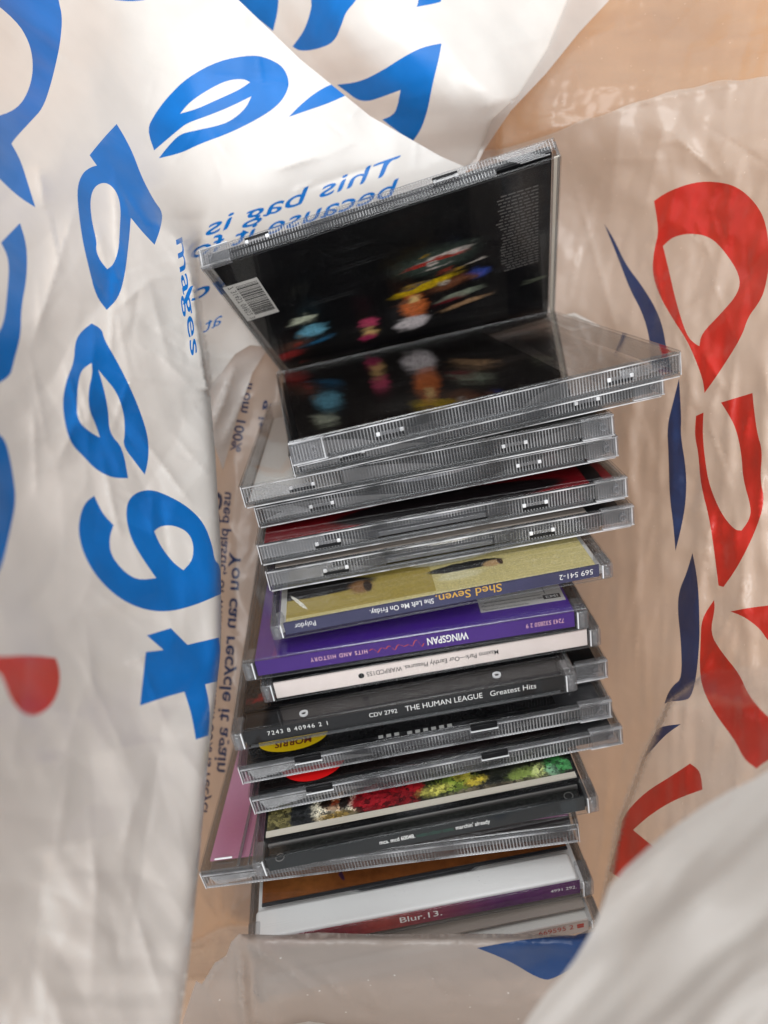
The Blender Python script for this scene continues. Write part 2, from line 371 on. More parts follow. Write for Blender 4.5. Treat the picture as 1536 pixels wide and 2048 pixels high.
class Case:
    def __init__(s, key, label, name='cd_case'):
        o, w, r, s.L, s.D, s.T = CASES[key]
        o = np.array(o)+np.array([0, 0, CAM_Z]); w = np.array(w); r = np.array(r)
        r = r-w*(w@r); r /= np.linalg.norm(r); z = np.cross(w, r)
        s.o, s.w, s.r, s.z = o, w, r, z
        e = bpy.data.objects.new(name, None); COL.objects.link(e); e.empty_display_size = 0.01
        e.matrix_world = Matrix([[w[i], r[i], z[i], o[i]] for i in range(3)]+[[0, 0, 0, 1]])
        s.e = tag(e, label, 'disc case', GROUP)
    def top(s, px, py, dz=0.0):
        """where the photo's pixel meets the case's upper face, in the case's own x, y"""
        d = ray(px, py); c = np.array([0, 0, CAM_Z]); n = s.z; q = s.o+n*dz
        t = ((q-c)@n)/(d@n); P = c+d*t-s.o
        return float(P@s.w), float(P@s.r)
    def front(s, px, py, dy=0.0):
        d = ray(px, py); c = np.array([0, 0, CAM_Z]); n = s.r; q = s.o+n*dy
        t = ((q-c)@n)/(d@n); P = c+d*t-s.o
        return float(P@s.w), float(P@s.z)

def covers(c, top_mat='clear', bottom_mat='clear', round_=0.0005):
    L, D, T = c.L, c.D, c.T
    b = MB(); b.box(0, L, 0, D, -0.0012, 0, 0, 1)
    b.build('front_cover', c.e, [M[top_mat], M['edge']], round_, 4)
    b = MB(); b.box(0.0004, L-0.0004, 0.0003, D, -T, -T+0.0012, 0, 1)
    b.build('back_cover', c.e, [M[bottom_mat], M['edge']], 0.00035, 2)
    for x0 in (0.0002, L-0.0013):
        b = MB(); b.box(x0, x0+0.0011, 0.0015, D-0.0005, -T+0.0012, -0.0012, 0)
        b.build('side_wall', c.e, [M['edge']])

def ribs(c, x0, x1, z0, z1, y, pitch=0.00116, depth=0.0005, thick=0.0009, mat='rib', name='rib_strip'):
    b = MB(); n = max(1, round((x1-x0)/pitch)); p = (x1-x0)/n
    prof = [(0, 0), (0.2, 0), (0.42, -1.0), (0.78, -1.0)]
    pts = [(x0+(k+u)*p, y+h*depth) for k in range(n) for u, h in prof]+[(x1, y)]
    yb = y+thick
    for i_, ((xa, ya), (xb, yb_)) in enumerate(zip(pts[:-1], pts[1:])):
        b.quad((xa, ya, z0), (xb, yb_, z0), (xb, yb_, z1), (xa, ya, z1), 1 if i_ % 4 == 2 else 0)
        b.quad((xb, yb, z0), (xa, yb, z0), (xa, yb, z1), (xb, yb, z1))
        b.quad((xa, yb, z0), (xb, yb, z0), (xb, yb_, z0), (xa, ya, z0))
        b.quad((xa, ya, z1), (xb, yb_, z1), (xb, yb, z1), (xa, yb, z1))
    b.quad((x0, y, z0), (x0, y, z1), (x0, yb, z1), (x0, yb, z0)); b.quad((x1, y, z1), (x1, y, z0), (x1, yb, z0), (x1, yb, z1))
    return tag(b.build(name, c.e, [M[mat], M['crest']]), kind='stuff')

def tab(c, xc, zc, w=0.0098, h=0.0026, y=-0.0006, up=True):
    """locking tab: a dark slot with a clear bar and two bright pegs"""
    s = 1 if up else -1
    b = MB(); b.box(xc-w/2, xc+w/2, y, y+0.0007, zc-h/2, zc-h/2+0.0013)
    t = b.build('tab', c.e, [M['black']], 0.0001, 1)
    b = MB(); b.box(xc-w/2+0.0012, xc+w/2-0.0012, y-0.0001, y+0.0004, zc-h/2+0.0013, zc+h/2)
    b.build('tab_bar', t, [M['lens']], 0.0001, 1)
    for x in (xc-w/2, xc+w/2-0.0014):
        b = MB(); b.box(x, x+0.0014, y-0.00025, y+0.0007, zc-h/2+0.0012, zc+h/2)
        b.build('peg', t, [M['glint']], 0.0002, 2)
    return t

def boss(c, parent, x, z, y, r=0.0016):
    b = MB(); b.cyl((x, y, z), r, 0.0008, 'y', 20, 0, r*0.62); b.build('pivot', parent, [M['lens']])

def hinge_block(c, x0, x1, high=True):
    T = c.T
    b = MB(); b.box(x0, x1, -0.0008, 0.002, -T+0.0008, -0.0004)
    h = b.build('hinge_arm', c.e, [M['lens']], 0.0004, 2)
    rb = ribs(c, x0+0.0006, x1-0.0016, -T+0.0018, -0.0016, -0.00082, 0.0010, 0.0003, 0.0004, name='rib_strip'); rb.parent = h
    boss(c, h, (x0+x1)/2+(x1-x0)*0.14, -T*0.47, -0.0016)
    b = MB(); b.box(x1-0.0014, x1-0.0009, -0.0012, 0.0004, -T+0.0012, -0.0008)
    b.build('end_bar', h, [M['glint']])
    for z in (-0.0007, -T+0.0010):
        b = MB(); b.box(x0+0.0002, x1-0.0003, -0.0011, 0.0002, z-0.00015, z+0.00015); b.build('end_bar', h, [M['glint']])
    return h

def thumb_fan(c, x0, x1, z0, z1, y, half=True, nested=False):
    """finger grip at the end of the ribbed edge"""
    b = MB(); n = 9
    for k in range(n):
        t = (k+0.5)/n; z = z1-(z1-z0)*t
        if nested: xa = x0+(x1-x0)*0.5*abs(1-2*t)*0.0+(x1-x0)*0.35*(1-abs(2*t-1)); xb = x1-(x1-x0)*0.45*(1-t)
        else: xa = x0+(x1-x0)*0.10*t; xb = x0+(x1-x0)*math.sqrt(max(0.02, 1-t*t))
        hh = (z1-z0)/n*0.32
        b.box(xa, xb, y-0.00035, y+0.0001, z-hh, z+hh)
    return tag(b.build('finger_grip', c.e, [M['crest']], 0.00012, 1), kind='stuff')

def inside(c, tray='dark', card=None, card_rect=None, card_z=-0.0015, disc=True, tray_top=-0.0042):
    L, D, T = c.L, c.D, c.T
    b = MB(); b.box(0.0025, L-0.0025, 0.0022, D-0.002, -T+0.0016, tray_top)
    b.build('tray', c.e, [M[tray]], 0.0004, 2)
    if disc:
        b = MB(); b.cyl((L/2, D/2, -0.0040), 0.0598, 0.0012, 'z', 64, 0, 0.0075)
        b.build('disc', c.e, [M['silver']])
    if card:
        x0, x1, y0, y1 = card_rect or (0.003, L-0.003, 0.003, D-0.003)
        b = MB(); b.box(x0, x1, y0, y1, card_z-0.0006, card_z)
        return b.build('booklet', c.e, [card])

def long_case(key, label, tray='dark', card=None, card_rect=None, style='A', tabs=(0.18, 0.735), block=True, disc=True, block_left=False, recess=None, bottom='clear', tray_top=-0.0042, lid='clear'):
    c = Case(key, label); L, D, T = c.L, c.D, c.T
    covers(c, lid, bottom)
    bk = inside(c, tray, card, card_rect, disc=disc, tray_top=tray_top)
    xr = L-0.0125 if block else L-0.001
    xl = 0.0125 if block_left else 0.001
    if style == 'A':
        if recess:
            for a, b_ in ((xl, recess[0]*L), (recess[1]*L, xr)):
                ribs(c, a, b_, -T+0.0022, -0.0013, 0.0002)
            ribs(c, recess[0]*L, recess[1]*L, -T*0.5, -0.0013, 0.0022, depth=0.0002)
            b = MB(); b.box(recess[0]*L, recess[1]*L, 0.0012, 0.0032, -T+0.0022, -T*0.5-0.0004)
            b.build('recess_bar', c.e, [M['lens']], 0.0004, 2)
            b = MB(); b.box(0.0015, 0.026, -0.0002, 0.0008, -T+0.0024, -0.0014)
            b.build('end_window', c.e, [M['lens']], 0.0003, 2)
        else:
            ribs(c, xl, xr, -T+0.0022, -0.0013, -0.0002)
            if not block_left: thumb_fan(c, 0.003, 0.024, -T+0.0030, -0.0020, -0.0002, nested=True)
            else: thumb_fan(c, L-0.024, L-0.003, -T+0.0030, -0.0022, -0.0002)
        b = MB(); b.box(xl+0.0004, xr-0.0006, -0.0003, 0.0009, -T+0.0010, -T+0.0021)
        b.build('lower_lip', c.e, [M['edge']], 0.0003, 2)
        for t in tabs: tab(c, t*L, -T+0.0042)
    else:
        ribs(c, xl, xr, -T+0.0010, -0.0020, -0.0002, pitch=0.00120, depth=0.0005)
        thumb_fan(c, 0.004, 0.024, -T+0.0028, -0.0024, -0.0007)
        b = MB(); b.box(0.001, xr, -0.0001, 0.0012, -0.0019, -0.0011)
        b.build('upper_lip', c.e, [M['edge']], 0.0002, 2)
        for t in tabs:
            b = MB(); b.box(t*L-0.005, t*L+0.005, -0.0009, 0.0004, -0.0032, -0.0008)
            tb = b.build('tab', c.e, [M['black']], 0.0002, 1)
            b = MB(); b.box(t*L-0.0052, t*L+0.0052, -0.0010, 0.0002, -0.0037, -0.0033)
            b.build('tab_bar', tb, [M['frost']])
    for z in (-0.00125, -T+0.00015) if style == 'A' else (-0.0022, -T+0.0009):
        b = MB(); b.box(0.0012, L-0.0012, -0.0004, 0.0003, z-0.00014, z+0.00014); b.build('rim_glint', c.e, [M['glint']])  # thin pale strips added as painted highlights along the case edges
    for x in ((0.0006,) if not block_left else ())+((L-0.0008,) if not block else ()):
        b = MB(); b.box(x, x+0.0003, -0.0005, 0.0003, -T+0.0006, -0.0006); b.build('rim_glint', c.e, [M['glint']])
    # pale curved walls of the tray, seen through the ribs at both ends
    sh = (sum(ord(k) for k in key) % 7)/7.0
    for xa, xb, mt in ((0.004, (0.30+0.16*sh)*L, 'grey'), (L-0.004, (0.80-0.22*sh)*L, 'smoke')):
        b = MB(); n = 14; P_ = []
        for k in range(n+1):
            t = k/n; x = xa+(xb-xa)*t; P_.append((x, -T+0.0018+(T-0.0042)*(1-t*t)))
        for (xp, zp), (xq, zq) in zip(P_[:-1], P_[1:]): b.quad((xp, 0.0016, -T+0.0017), (xq, 0.0016, -T+0.0017), (xq, 0.0016, zq), (xp, 0.0016, zp))
        b.build('tray_wall', c.e, [M[mt]])
    if block: hinge_block(c, L-0.0125, L+0.0002)
    if block_left: hinge_block(c, -0.0002, 0.0125)
    return c, bk

def short_case(key, label, spine, tray='black', card=None, card_y=0.013, ridge=None, name='cd_case', bottom='clear', x0=0.0045, x1=None, spine_z=None, disc=True, tray_top=-0.0042, lid='clear'):
    c = Case(key, label, name); L, D, T = c.L, c.D, c.T
    covers(c, lid, bottom, round_=0.0010)
    bk = inside(c, tray, card, (0.004, L-0.004, card_y, D-0.003), disc=disc, tray_top=tray_top)
    x1 = x1 or L-0.0045
    za, zb = spine_z or (-T+0.0013, -0.0015)
    b = MB(); b.box(x0, x1, 0.0012, 0.0016, za, zb); sp = b.build('spine_card', c.e, [spine])
    b = MB(); b.box(0.0008, L-0.0008, 0.0001, 0.0009, -T+0.0013, -0.0013); b.build('spine_window', c.e, [M['spine_clear']])
    for s, xa in ((0, -0.0003), (1, L-0.0042)):
        b = MB(); b.box(xa, xa+0.0045, -0.0003, 0.0095, -T+0.0006, -0.0013); 
        h = b.build('hinge_arm', c.e, [M['lens']], 0.0006, 2)
        b = MB(); b.box(xa+0.0012, xa+0.0030, -0.0008, 0.0006, -T+0.0018, -0.0024); b.build('pivot', h, [M['lens']], 0.0004, 2)
        b = MB(); b.box(xa+(0.0037 if s == 0 else 0.0004), xa+(0.0041 if s == 0 else 0.0008), -0.0005, 0.0003, -T+0.0012, -0.0016); b.build('end_bar', h, [M['frost']])
    if ridge:
        b = MB(); b.box(0.0045, L-0.0045, 0.0022, card_y-0.001, -T+0.002, -0.0019); b.build('tray_ridge', c.e, [M[ridge]], 0.0009, 3)
    return c, bk, sp

A = {}
# --- upright case: black picture with barcode
def upright():
    global up
    c = Case('upright', 'upright black disc case with a white barcode and blurred bright figures at the back')
    L, D, T = c.L, c.D, c.T
    covers(c)
    P = lambda px, py: c.top(px, py, -0.0015)
    def blob(px, py, rx, ry, ang, col, soft):
        rx *= 1.22
        x, y = P(px, py); x2, y2 = P(px+10, py-3); k = math.hypot(x2-x, y2-y)/math.hypot(10, 3)
        return (x, y, rx*k, ry*k*2.1, ang, col, soft)
    k = lin
    blobs = [blob(900, 420, 330, 60, 0.0, k(26, 26, 26), 1.0), blob(1050, 420, 40, 110, 0, k(62, 55, 50), 0.9),
        blob(870, 520, 100, 28, 0.05, k(70, 85, 75), 0.9), blob(890, 510, 62, 7, 0.12, k(225, 215, 205), 0.7), blob(872, 520, 70, 5, 0.1, k(180, 50, 40), 0.6),
        blob(850, 572, 72, 9, 0.12, k(215, 180, 20), 0.5), blob(955, 545, 30, 12, 0.1, k(60, 90, 190), 1.0), blob(905, 565, 60, 12, 0.1, k(120, 70, 45), 0.8),
        blob(828, 612, 30, 30, 0, k(225, 120, 60), 0.6), blob(828, 600, 18, 10, 0, k(245, 210, 140), 0.7), blob(825, 645, 36, 14, 0.1, k(235, 225, 225), 0.5),
        blob(915, 590, 55, 6, 0.1, k(150, 160, 140), 0.7), blob(930, 605, 60, 5, 0.1, k(190, 150, 110), 0.7), blob(900, 600, 40, 6, 0.2, k(120, 30, 40), 0.8),
        blob(738, 645, 22, 12, 0, k(205, 70, 110), 0.6), blob(740, 665, 18, 14, 0, k(230, 190, 120), 0.7), blob(738, 675, 20, 8, 0, k(190, 50, 100), 0.6),
        blob(605, 640, 32, 10, 0, k(210, 215, 190), 0.6), blob(625, 662, 36, 14, 0.1, k(120, 190, 215), 0.6), blob(590, 690, 45, 10, 0.1, k(90, 60, 50), 0.9),
        blob(575, 712, 40, 9, 0.1, k(160, 45, 45), 0.8), blob(640, 680, 35, 6, 0.1, k(40, 110, 150), 0.8)]
    rnd = random.Random(11)
    for i in range(16):
        px, py = rnd.gauss(890, 55), rnd.gauss(560, 42)
        blobs.append(blob(px, py, rnd.uniform(14, 40), rnd.uniform(2.0, 4.5), 0.1, rnd.choice([k(150, 60, 45), k(190, 165, 120), k(90, 95, 80), k(200, 190, 180), k(150, 120, 40), k(60, 70, 110), k(120, 80, 60)]), 0.8))
    for i in range(5):
        blobs.append(blob(rnd.gauss(590, 22), rnd.gauss(690, 22), rnd.uniform(10, 22), rnd.uniform(2, 4), 0.1, rnd.choice([k(150, 60, 50), k(120, 110, 90), k(70, 110, 130), k(160, 140, 90)]), 0.8))
    inside(c, 'black', mat_art('night_figures_print', (0.006, 0.006, 0.007), blobs, 0.3, 0.0045, 420, 0.4, stretch=0.22), (0.004, L-0.004, 0.003, D-0.002), disc=False)
    # barcode label, its bars and digits
    bl = [P(450, 572), P(500, 548), P(556, 628), P(505, 645)]
    cx, cy_ = np.mean(bl, 0)
    lw, lh = 0.0150, 0.0285
    b = MB(); b.box(cx-lw/2, cx+lw/2, cy_-lh/2, cy_+lh/2, -0.00146, -0.0014); lab = b.build('barcode_label', c.e, [M['paper']])
    b = MB(); y = cy_-lh/2+0.002; rnd = random.Random(3)
    while y < cy_+lh/2-0.003:
        w = rnd.choice((0.00025, 0.0003, 0.0006, 0.0009)); b.box(cx-lw/2+0.0008, cx+lw/2-0.0048, y, y+w, -0.00139, -0.00137); y += w+rnd.choice((0.00025, 0.0004, 0.0006))
    tag(b.build('barcode_bars', lab, [M['ink_black']]), kind='stuff')
    v, f = text_mesh('7 31457 09852 3', space=1.1)
    v = v*0.0026; v[:, 0] *= 0.0265/v[:, 0].max()
    V = [(cx+lw/2-0.0042+q[1]*1.0, cy_-lh/2+0.001+q[0], -0.00138) for q in v]
    me = bpy.data.meshes.new('lettering'); me.from_pydata(V, [], f); link('lettering', me, lab, [M['ink_black']])
    # block of small grey credits near the hinge end
    b = MB(); rnd = random.Random(5)
    for i in range(26):
        yy = 0.014+i*0.0021
        xx = 0.0085
        while xx < 0.0235:
            w = rnd.uniform(0.0008, 0.003); b.box(xx, xx+w, yy, yy+0.0007, -0.00146, -0.0014); xx += w+0.0006
    tag(b.build('small_print', c.e, [mat_plain('grey_ink', (0.16, 0.15, 0.14), 0.5)]), kind='stuff')
    ribs(c, 0.001, L-0.0125, -T+0.0012, -T*0.45, 0.0002)
    ribs(c, 0.024, L-0.0125, -T*0.45+0.0004, -0.0014, 0.0006, depth=0.0003)
    thumb_fan(c, 0.003, 0.024, -T+0.0015, -0.0018, -0.0002, nested=True)
    for t in (0.30, 0.83): tab(c, t*L, -T+0.003)
    hinge_block(c, L-0.0125, L+0.0002)
    b = MB(); b.box(0.0006, 0.0026, 0.0012, D-0.002, -0.0017, -0.0013); b.build('cover_runner', c.e, [M['cream']])
    return c
up = upright()

# --- lower case of the open pair: dark card under a clear lid, clear right end
c, bk = long_case('lower', 'clear-lidded disc case under the upright one, mirroring its picture in the glossy lid', 'black', None, block=False, block_left=True, tabs=(0.245, 0.835), disc=False, tray_top=-0.0055, lid='lid')
p = [c.top(x, y, -0.0016) for x, y in ((1122, 742), (1101, 632))]
xr0, xr1 = p[0][0], p[1][0]
b = MB(); i = 0.003
b.v = [(0.004, 0.003, -0.0022), (xr0, 0.003, -0.0022), (xr0, c.D-0.003, -0.0022), (0.004, c.D-0.003, -0.0022),
       (0.004, 0.003, -0.0016), (xr0, 0.003, -0.0016), (xr0, c.D-0.003, -0.0016), (0.004, c.D-0.003, -0.0016)]
b.f = [(0, 3, 2, 1), (4, 5, 6, 7), (0, 1, 5, 4), (1, 2, 6, 5), (2, 3, 7, 6), (3, 0, 4, 7)]; b.m = [0]*6
b.build('booklet', c.e, [mat_art('dark_brown_print', (0.018, 0.014, 0.012), [(0.05, 0.02, 0.03, 0.02, 0, (0.05, 0.045, 0.04), 1.0), (0.085, 0.05, 0.03, 0.012, 0, (0.06, 0.045, 0.035), 1.0)], 0.12, 0.004, 120, 0.5)])
for o in [k for k in c.e.children if k.name.startswith('tray')]: o.scale = (xr0/c.L, 1, 1)
q = [c.top(x, y) for x, y in ((1085, 640), (1150, 632), (1205, 655), (1150, 663))]
lower = c
q = [c.top(x, y, -0.0060) for x, y in ((1088, 640), (1150, 630), (1203, 657), (1142, 666))]
me = bpy.data.meshes.new('paper_label'); me.from_pydata([(x, y, -0.0050) for x, y in q][::-1], [], [(0, 1, 2, 3)]); lb = link('paper_label', me, c.e, [M['paper']])
b = MB()
for k in range(7):
    t0, t1 = 0.10+k*0.115, 0.15+k*0.115
    e = lambda t, u: tuple(np.array(q[0])*(1-t)*(1-u)+np.array(q[1])*t*(1-u)+np.array(q[2])*t*u+np.array(q[3])*(1-t)*u)+(-0.0049,)
    b.quad(e(t0, 0.15), e(t1, 0.15), e(t1, 0.8), e(t0, 0.8))
tag(b.build('label_bars', lb, [M['warm']]), kind='stuff')

# --- the ribbed clear cases below it
long_case('c3', 'ribbed clear disc case squeezed directly below the mirroring case', 'dark', M['warm'], (0.004, 0.120, 0.004, 0.12), tabs=(0.16, 0.79))
c, bk = long_case('c4', 'clear disc case jutting out to the left with a bare see-through corner', 'black', M['grey'], (0.055, 0.138, 0.003, 0.12), tabs=(0.165, 0.735), disc=False)
for o in [k for k in c.e.children if k.name.startswith('tray')]: o.location.x = 0.036; o.scale.x = 0.74
b = MB(); b.box(0.002, 0.038, 0.003, c.D-0.003, -c.T+0.0013, -c.T+0.0017); b.build('inlay_card', c.e, [M['paper']])  # pale card added to give the clear corner its whitish reflected brightness
long_case('c5', 'ribbed clear disc case resting on the dark red cover', 'black', M['dark'], tabs=(0.185, 0.755))
red = mat_art('dark_red_print', lin(122, 20, 28), [(0.075, 0.010, 0.050, 0.0105, 0.0, lin(30, 24, 26), 0.15), (0.1315, 0.012, 0.0035, 0.02, 0, lin(25, 22, 24), 0.1), (0.05, 0.05, 0.05, 0.03, 0, lin(40, 20, 24), 0.3)], 0.3, 0.002, 60, 0.15)
long_case('red', 'disc case with a dark red and black cover, above the slim cases', 'dark', red, (0.003, 0.138, 0.0035, 0.12), tabs=(0.19, 0.75), recess=(0.325, 0.62))
long_case('c7', 'ribbed clear disc case lying on the straw-coloured picture', 'dark', M['warm'], (0.004, 0.125, 0.004, 0.12), tabs=(0.19, 0.75), recess=(0.325, 0.62))

# --- slim case: straw-coloured picture, navy spine
navy = mat_plain('navy_spine_print', lin(58, 58, 88), 0.45, grain=0.12, gscale=90)
c, bk, sp = short_case('navy', 'slim disc case with a straw-coloured picture and navy spine', navy, 'paper', None, 0.0035, name='slim_cd_case', disc=False)
T = c.T
def pb(px, py, rx, ry, ang, col, soft):
    x, y = c.top(px, py, -0.0016); return (x, y, rx, ry, ang, col, soft)
SB = [pb(630, 1180, 0.026, 0.0060, 0.0, lin(38, 36, 36), 0.2), pb(722, 1174, 0.006, 0.0065, 0.3, lin(140, 100, 62), 0.6),
    pb(735, 1172, 0.002, 0.005, 0.1, lin(45, 26, 14), 0.4), pb(598, 1205, 0.0009, 0.0075, 0.5, lin(238, 234, 220), 0.3),
    pb(930, 1132, 0.016, 0.0034, 0.02, lin(26, 25, 26), 0.2), pb(985, 1126, 0.0048, 0.003, 0.1, lin(185, 150, 105), 0.5), pb(1000, 1122, 0.0013, 0.003, 0, lin(60, 35, 20), 0.4),
    pb(905, 1118, 0.018, 0.003, 0.04, lin(225, 220, 195), 0.3), pb(930, 1106, 0.024, 0.0025, 0.05, lin(30, 28, 28), 0.2), pb(920, 1150, 0.011, 0.004, 0.0, lin(214, 205, 160), 0.5)]
straw = mat_art('straw_picture_print', lin(204, 190, 130), SB, 0.4, 0.0006, 300, 0.28, 1500)
straw_b = mat_art('straw_panel_print', lin(172, 152, 78), SB, 0.4, 0.0006, 300, 0.3, 1500)
b = MB(); b.box(0.0055, c.L-0.0055, 0.0020, c.D-0.003, -0.0022, -0.0016); b.build('inlay_card', c.e, [straw])
xm = c.top(868, 1165, -0.0016)[0]; b = MB(); b.box(0.0056, xm, 0.0040, c.D-0.004, -0.0017, -0.00155); b.build('picture_panel', c.e, [straw_b])
fx = lambda px, py: c.front(px, py, 0.001)[0]
h = 0.0029; zb = -T/2-h*0.42
lettering('569 541-2', sp, M['ink_white'], fx(1118, 1145), zb, 0.0022, 0.0011, width=fx(1186, 1140)-fx(1118, 1145), flip=True)
lettering('Shed Seven.', sp, M['ink_gold'], fx(870, 1188), zb, h*1.15, 0.0011, width=fx(1003, 1170)-fx(870, 1188), flip=True, bold=0.012)
lettering('She Left Me On Friday.', sp, M['ink_white'], fx(738, 1215), zb+0.0002, 0.0022, 0.0011, width=fx(866, 1192)-fx(738, 1215), flip=True, bold=0.008)
lettering('Polydor', sp, M['ink_white'], fx(587, 1245), zb+0.0002, 0.0022, 0.0011, width=fx(630, 1240)-fx(587, 1245), flip=True)

# --- purple case
purple = mat_plain('purple_spine_print', lin(66, 30, 118), 0.35, grain=0.08, gscale=60)
c, bk, sp = short_case('purple', 'disc case with deep purple cover and spine, white and orange lettering', purple, 'black', None, 0.003, disc=False, lid='lid')
T = c.T
b = MB(); b.box(0.0045, c.L-0.0045, 0.0020, c.D-0.003, -0.0022, -0.0016); inl = b.build('inlay_card', c.e, [mat_plain('violet_card_print', lin(72, 22, 150), 0.35, grain=0.05, gscale=40)])
fx = lambda px, py: c.front(px, py, 0.001)[0]
zb = -T/2-0.0016
lettering('7243 532850 2 9', sp, M['ink_pink'], fx(1052, 1250), zb+0.0006, 0.0019, 0.0011, width=fx(1128, 1238)-fx(1052, 1250), flip=True)
lettering('WINGSPAN', sp, M['ink_white'], fx(854, 1280), zb, 0.0031, 0.0011, width=fx(936, 1265)-fx(854, 1280), flip=True, bold=0.03, narrow=0.6)
lettering('HITS AND HISTORY', sp, M['ink_pink'], fx(622, 1325), zb+0.0006, 0.0018, 0.0011, width=fx(735, 1305)-fx(622, 1325), flip=True, bold=0.012, space=1.3)
# orange handwriting: a wavy pen line
b = MB(); xs0, xs1 = fx(740, 1300), fx(848, 1285); prev = None
for i in range(120):
    t = i/119; x = xs0+(xs1-xs0)*t
    a = 0.0012*(math.sin(t*38)*0.6+math.sin(t*23+1)*0.5)*(0.35+0.9*abs(math.sin(t*5.2)))
    z = zb+0.0015+a
    if prev: b.quad((prev[0], 0.0011, prev[1]-0.00011), (x, 0.0011, z-0.00011), (x, 0.0011, z+0.00011), (prev[0], 0.0011, prev[1]+0.00011))
    prev = (x-0.0003*math.cos(t*38), z)
b.build('handwriting', sp, [M['ink_orange']])
x0, y0 = c.top(962, 1226, -0.0016); x1, y1 = c.top(1130, 1196, -0.0016)
b = MB(); b.box(x0, x1, y0, y0+0.012, -0.00155, -0.00150); lb = b.build('credit_label', c.e, [M['paper']])
lettering('Marketed and distributed by', lb, M['ink_black'], x0+0.001, y0+0.0008, 0.0013, -0.00148, width=0.017, face='top')
lettering('Place of manufacture as stated on label', lb, M['ink_black'], x0+0.001, y0+0.0032, 0.0013, -0.00148, width=0.0235, face='top')
b = MB(); b.box(x1-0.0075, x1-0.0012, y0+0.0022, y0+0.0050, -0.00149, -0.00147); bx = b.build('logo_box', lb, [M['ink_black']])
lettering('EMI', lb, M['ink_white'], x1-0.0066, y0+0.0028, 0.0017, -0.00145, width=0.0045, face='top', bold=0.02)
b = MB(); b.box(x1-0.0065, x1-0.0062, y0+0.0062, y0+0.011, -0.00149, -0.00147); b.box(x0+0.002, x1-0.008, y0+0.0056, y0+0.0059, -0.00149, -0.00147); tag(b.build('ruled_line', lb, [M['ink_black']]), kind='stuff')

# --- white spine
c, bk, sp = short_case('whitespine', 'disc case with an off-white spine and small black serif lettering', mat_plain('offwhite_spine_print', lin(226, 214, 208), 0.5, grain=0.03, gscale=200), 'dark', M['grey'], spine_z=(-0.0086, -0.0016))
fx = lambda px, py: c.front(px, py, 0.001)[0]
lettering('Maximo Park\u2014Our Earthly Pleasures. WARPCD155', sp, M['ink_black'], fx(736, 1362), -c.T/2-0.0011, 0.0021, 0.0011, width=fx(998, 1315)-fx(736, 1362), flip=True, bold=0.004)
xm = fx(726, 1368)
b = MB(); b.cyl((xm, 0.00105, -c.T/2-0.0002), 0.0011, 0.0001, 'y', 20); o = b.build('round_mark', sp, [M['ink_black']])

# --- black spine with white capitals
blk = mat_plain('black_spine_print', (0.012, 0.012, 0.013), 0.4, 0.1)
hl = mat_art('black_red_print', (0.012, 0.012, 0.013), [(0.018, 0.020, 0.016, 0.004, 0.25, lin(150, 35, 40), 0.6), (0.030, 0.024, 0.016, 0.003, 0.3, lin(120, 25, 30), 0.7)], 0.25, 0.004, 300, 0.4)
c, bk, sp = short_case('blackspine', 'disc case with a black spine in white capitals and two small ring marks on top', blk, 'black', hl, 0.012, ridge='black')
fx = lambda px, py: c.front(px, py, 0.001)[0]
lettering('7243 8 40946 2 1', sp, M['ink_white'], fx(536, 1472), -c.T/2-0.0006, 0.0019, 0.0011, width=fx(656, 1450)-fx(536, 1472), space=1.25)
lettering('CDV 2792', sp, M['ink_white'], fx(738, 1430), -c.T/2-0.0006, 0.0019, 0.0011, width=fx(794, 1420)-fx(738, 1430))
lettering('THE HUMAN LEAGUE', sp, M['ink_white'], fx(810, 1415), -c.T/2-0.0007, 0.0024, 0.0011, width=fx(965, 1390)-fx(810, 1415))
lettering('Greatest Hits', sp, M['ink_white'], fx(980, 1385), -c.T/2-0.0007, 0.0024, 0.0011, width=fx(1072, 1368)-fx(980, 1385))
for px, py in ((607, 1425), (993, 1348)):
    x, y = c.top(px, py, -0.0012)
    b = MB(); b.cyl((x, y, -0.0019), 0.0016, 0.0006, 'z', 24, 0, 0.0009); b.build('ring_mark', c.e, [M['frost']])
b = MB(); b.box(0.006, c.L-0.006, -0.0002, 0.0006, -c.T+0.0011, -c.T+0.0016); b.build('lower_lip', c.e, [M['edge']])

long_case('hidden', 'ribbed clear disc case mostly tucked behind the black-spined one', 'black', M['black'], (0.003, 0.110, 0.012, 0.12), style='A', tabs=())

# --- two ribbed cases with stickers
def sticker(c, px, py, rx, ry, mat, name='sticker', letters=None):
    x, y = c.top(px, py, -0.0013)
    me = bpy.data.meshes.new(name); n = 40
    V = [(x+rx*math.cos(2*math.pi*k/n), y+ry*math.sin(2*math.pi*k/n), 0.00008) for k in range(n)]
    me.from_pydata(V, [], [tuple(range(n))]); o = link(name, me, c.e, [mat])
    if letters: lettering(letters, o, mat_plain('brown_ink', lin(110, 40, 20), 0.5), x-rx*0.52, y-ry*0.62, 0.0034, 0.00016, width=rx*1.05, face='top', flip=True, bold=0.03)
    return o
blackart = mat_art('black_cover_print', (0.010, 0.010, 0.011), [(0.03, 0.03, 0.03, 0.01, 0, (0.03, 0.03, 0.032), 1)], 0.25, 0.002, 120, 0.4)
c, bk = long_case('yellow', 'ribbed disc case with a yellow oval sticker on its black cover', 'dark', blackart, (0.004, 0.122, 0.004, 0.12), style='B', tabs=(0.19, 0.66))
sticker(c, 588, 1480, 0.0135, 0.0072, mat_plain('yellow_sticker', lin(225, 190, 10), 0.4), letters='MORRIS')
b = MB(); rnd = random.Random(9)
for k in range(9):
    x, y = c.top(757+k*16+(10 if k > 2 else 0), 1477-k*2.9, -0.0013); b.box(x, x+0.0018, y, y+0.0016, -0.00148, -0.00142)
tag(b.build('cropped_letters', c.e, [M['ink_white']]), kind='stuff')
